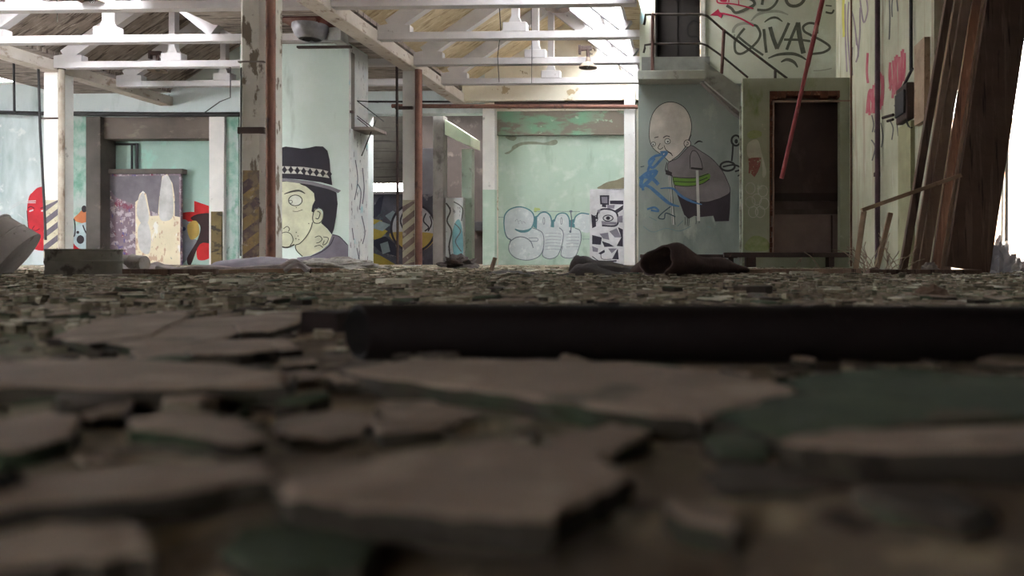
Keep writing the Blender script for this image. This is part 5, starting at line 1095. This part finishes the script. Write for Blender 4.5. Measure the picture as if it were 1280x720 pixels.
big([(975, 548), (1060, 536), (1200, 532), (1340, 528), (1400, 546), (1250, 556), (1080, 560)], .020, .016, 'grey tile with a green edge below the moss crusted slab at the right', seed=3)
big([(348, 596), (430, 577), (530, 561), (625, 546), (705, 556), (768, 577), (792, 592), (745, 612), (690, 646), (570, 640), (440, 630), (360, 618)], .018, .013, 'wide pale tile with green edge, low in the middle of the foreground', seed=4)
big([(-60, 612), (30, 592), (180, 580), (335, 572), (345, 594), (230, 610), (30, 630), (-60, 640)], .014, .011, 'long pale tile low at the left of the foreground', seed=5)
big([(-80, 458), (60, 449), (180, 449), (290, 455), (372, 466), (352, 480), (180, 484), (20, 480), (-80, 484)], .016, .015, 'large pale tile with dark green edge at the left in front of the tube', seed=6)
big([(165, 522), (232, 512), (300, 522), (335, 545), (300, 551), (230, 540), (160, 536)], .016, .008, 'small raised tile chip with a dark hollow below at the lower left', seed=7, tilt=(-.02, 0))
big([(880, 585), (990, 574), (1120, 576), (1300, 566), (1330, 592), (1150, 606), (1000, 612), (900, 602)], .006, .010, 'dark slab at the lower right', dark_top, seed=8)  # slab top in the dark brown tile colour
big([(60, 420), (130, 398), (228, 387), (240, 392), (190, 420), (110, 428)], .012, .014, 'pale tilted tile at left behind the large flat tile', seed=9)
big([(95, 426), (220, 398), (330, 392), (345, 402), (270, 424), (180, 432)], .010, .013, 'pale tile left of the tube mouth, in a leaning row', seed=10)
big([(290, 404), (330, 391), (380, 388), (392, 396), (345, 412), (300, 414)], .014, .014, 'tile standing a little proud close to the dark brick', seed=11)
big([(160, 436), (260, 424), (360, 422), (378, 436), (250, 446), (170, 446)], .008, .011, 'low pale tile between the leaning tile row and the large flat tile', seed=12)
big([(232, 434), (262, 427), (340, 428), (348, 436), (300, 441), (240, 441)], .016, .012, 'green edged tile scrap in front of the dark brick', dusty_top, seed=13)
big([(-40, 530), (60, 512), (100, 518), (90, 545), (20, 560), (-40, 560)], .010, .012, 'grey tile scrap at the left edge of the foreground', seed=14)
big([(350, 520), (430, 508), (470, 516), (455, 540), (400, 548), (345, 540)], .008, .010, 'small tile scrap left of the wide pale tile', seed=15)
big([(470, 500), (545, 500), (600, 520), (560, 530), (480, 535)], .006, .008, 'flat tile scrap tucked under the long pale tile', seed=16)
big([(-20, 668), (60, 650), (180, 655), (190, 690), (60, 705), (-20, 710)], .010, .01, 'blurred tile scrap at the bottom left corner', seed=17)
big([(300, 655), (400, 650), (470, 672), (450, 705), (330, 712), (280, 690)], .006, .01, 'blurred flat tile scrap below the long pale tile', moss_top, seed=18)
# dark brick beside the tube mouth
a, b = WZ(373, 419, 0), WZ(432, 417, 0)
pz = W(400, 391, a.y).z
bk = MB().prism([(a.x, a.y, 0), (b.x, a.y + .004, 0), (b.x - .003, a.y + .004, pz), (a.x + .003, a.y, pz + .002)], (.01, .045, 0))
tag(obj('brick', bk, M('dark_brown_brick', (42, 32, 30), (34, 26, 25), 30, (((54, 44, 40), (40, 40, 40), .66, .04),), .9, (60, .5, .003)), bevel=.002), 'dark brown brick end lying left of the tube mouth', 'brick', kind='thing')
placed.append(((a.x + b.x) / 2, a.y + .02, .04, None))

def inside(x, y, poly):
    c = False; n = len(poly)
    for i in range(n):
        (x1_, y1_), (x2_, y2_) = poly[i], poly[i - 1]
        if (y1_ > y) != (y2_ > y) and x < (x2_ - x1_) * (y - y1_) / (y2_ - y1_) + x1_: c = not c
    return c
random.seed(99)
cell = {}
def free(x, y, r):
    for (cx, cy, cr, poly) in placed:
        if poly is not None:
            if inside(x, y, poly): return False
            if any(math.hypot(px_ - x, py_ - y) < r * .8 for px_, py_ in poly): return False
        elif math.hypot(cx - x, cy - y) < (r + cr) * .8: return False
    i, j = int(x / .15), int(y / .15)
    for di in range(-2, 3):
        for dj in range(-2, 3):
            for (cx, cy, cr) in cell.get((i + di, j + dj), ()):
                if math.hypot(cx - x, cy - y) < (r + cr) * .80: return False
    return True
cands = []
def throw(n, d0, d1, r0, r1):
    k = tries = 0
    while k < n and tries < n * 12:
        tries += 1
        y = math.sqrt(random.uniform(d0 * d0, d1 * d1)); x = random.uniform(-.98, .56) * y
        if y > 5.8 and x > XR - .12: continue
        rr = r0 * (r1 / r0) ** random.random()
        if Dp - r - rr * .7 < y < Dp + r + rr * .7 and x > -.40: continue
        if not free(x, y, rr): continue
        cell.setdefault((int(x / .15), int(y / .15)), []).append((x, y, rr)); cands.append((x, y, rr)); k += 1
throw(46, .24, .7, .018, .042); throw(330, .24, 1.6, .006, .016)
throw(110, .85, 2.0, .025, .07); throw(300, .95, 4.5, .02, .07); throw(2600, .85, 3.5, .005, .02); throw(3000, 2.5, 6.5, .007, .045); throw(1900, 5, 11, .012, .08)
cands.sort(key=lambda c: -c[2] / c[1] ** 1.4)
mats_top = [dusty_top, dusty_top, dusty_top, grey_top, grey_top, dark_top, dark_top, moss_top]
stuff = MB()
def chip_poly(x, y, rr):
    n = random.randint(4, 6); a0 = random.uniform(0, 6.28); st = random.uniform(.55, 1)
    ca, sa = math.cos(a0), math.sin(a0); P = []
    for i in range(n):
        an = 2 * math.pi * (i + random.uniform(-.25, .25)) / n; q = rr * random.uniform(.75, 1.0)
        u, w = q * math.cos(an), q * math.sin(an) * st; P.append((x + u * ca - w * sa, y + u * sa + w * ca))
    return P
near_lab = {}
for i, (x, y, rr) in enumerate(cands):
    th = min(random.uniform(.005, .014), rr * .55); zt = th + random.uniform(-.003, .003)
    if random.random() < .16 and y > .9: zt += random.uniform(.003, .009)
    tl_ = (random.uniform(-.09, .09), random.uniform(-.09, .09)) if rr < .06 else (random.uniform(-.05, .05), random.uniform(-.05, .05))
    if y < .55: zt = min(zt, .016)
    if i < 270:
        mt = random.choice(mats_top)
        if y < .7 and mt is grey_top: mt = random.choice((dusty_top, dark_top))
        k_ = {id(dusty_top): 'tan', id(grey_top): 'grey', id(dark_top): 'dark', id(moss_top): 'mossy'}[id(mt)]
        zone = 'in front of the dark tube' if y < Dp else ('just behind the dark tube' if y < 1.6 else 'in the rubble beyond the dark tube')
        o = obj('tile_chip', slab_mb(chip_poly(x, y, rr), zt, th + .004, rr * .08, i, 3, tl_), [mt, random.choice((moss_side, edge_tan))])
        tag(o, 'small %s tile chip lying %s' % (k_, zone), 'tile chip', '%s tile chips %s' % (k_, zone), 'thing')
    else:
        c = slab_mb(chip_poly(x, y, rr), zt, th + .004, rr * .06, i, 1 if y > 3 else 2, tl_)
        pick = random.choice((0, 0, 0, 1, 1, 1, 2, 3)); o_ = len(stuff.v)
        stuff.v += c.v; stuff.f += [tuple(k + o_ for k in f) for f in c.f]; stuff.mi += [pick if m_ == 0 else 4 for m_ in c.mi]
so = obj('tile_rubble', stuff, [dusty_top, grey_top, dark_top, moss_top, edge_tan])
tag(so, 'endless small broken tiles and chips covering the hall floor', 'rubble', None, 'stuff')

# ------------------------------------------------------------------ light
w = bpy.data.worlds.new('daylight'); SC.world = w; w.use_nodes = True
bg = w.node_tree.nodes['Background']; bg.inputs[0].default_value = (1.0, .985, .97, 1); bg.inputs[1].default_value = 41.0
SC.view_settings.view_transform = 'Standard'; SC.view_settings.look = 'None'; SC.view_settings.gamma = 1; SC.view_settings.use_curve_mapping = False
SC.view_settings.exposure = 0.0
SC.cycles.max_bounces = 8; SC.cycles.diffuse_bounces = 6; SC.cycles.transparent_max_bounces = 12
SC.cycles.use_denoising = True; SC.cycles.sample_clamp_indirect = 8.0
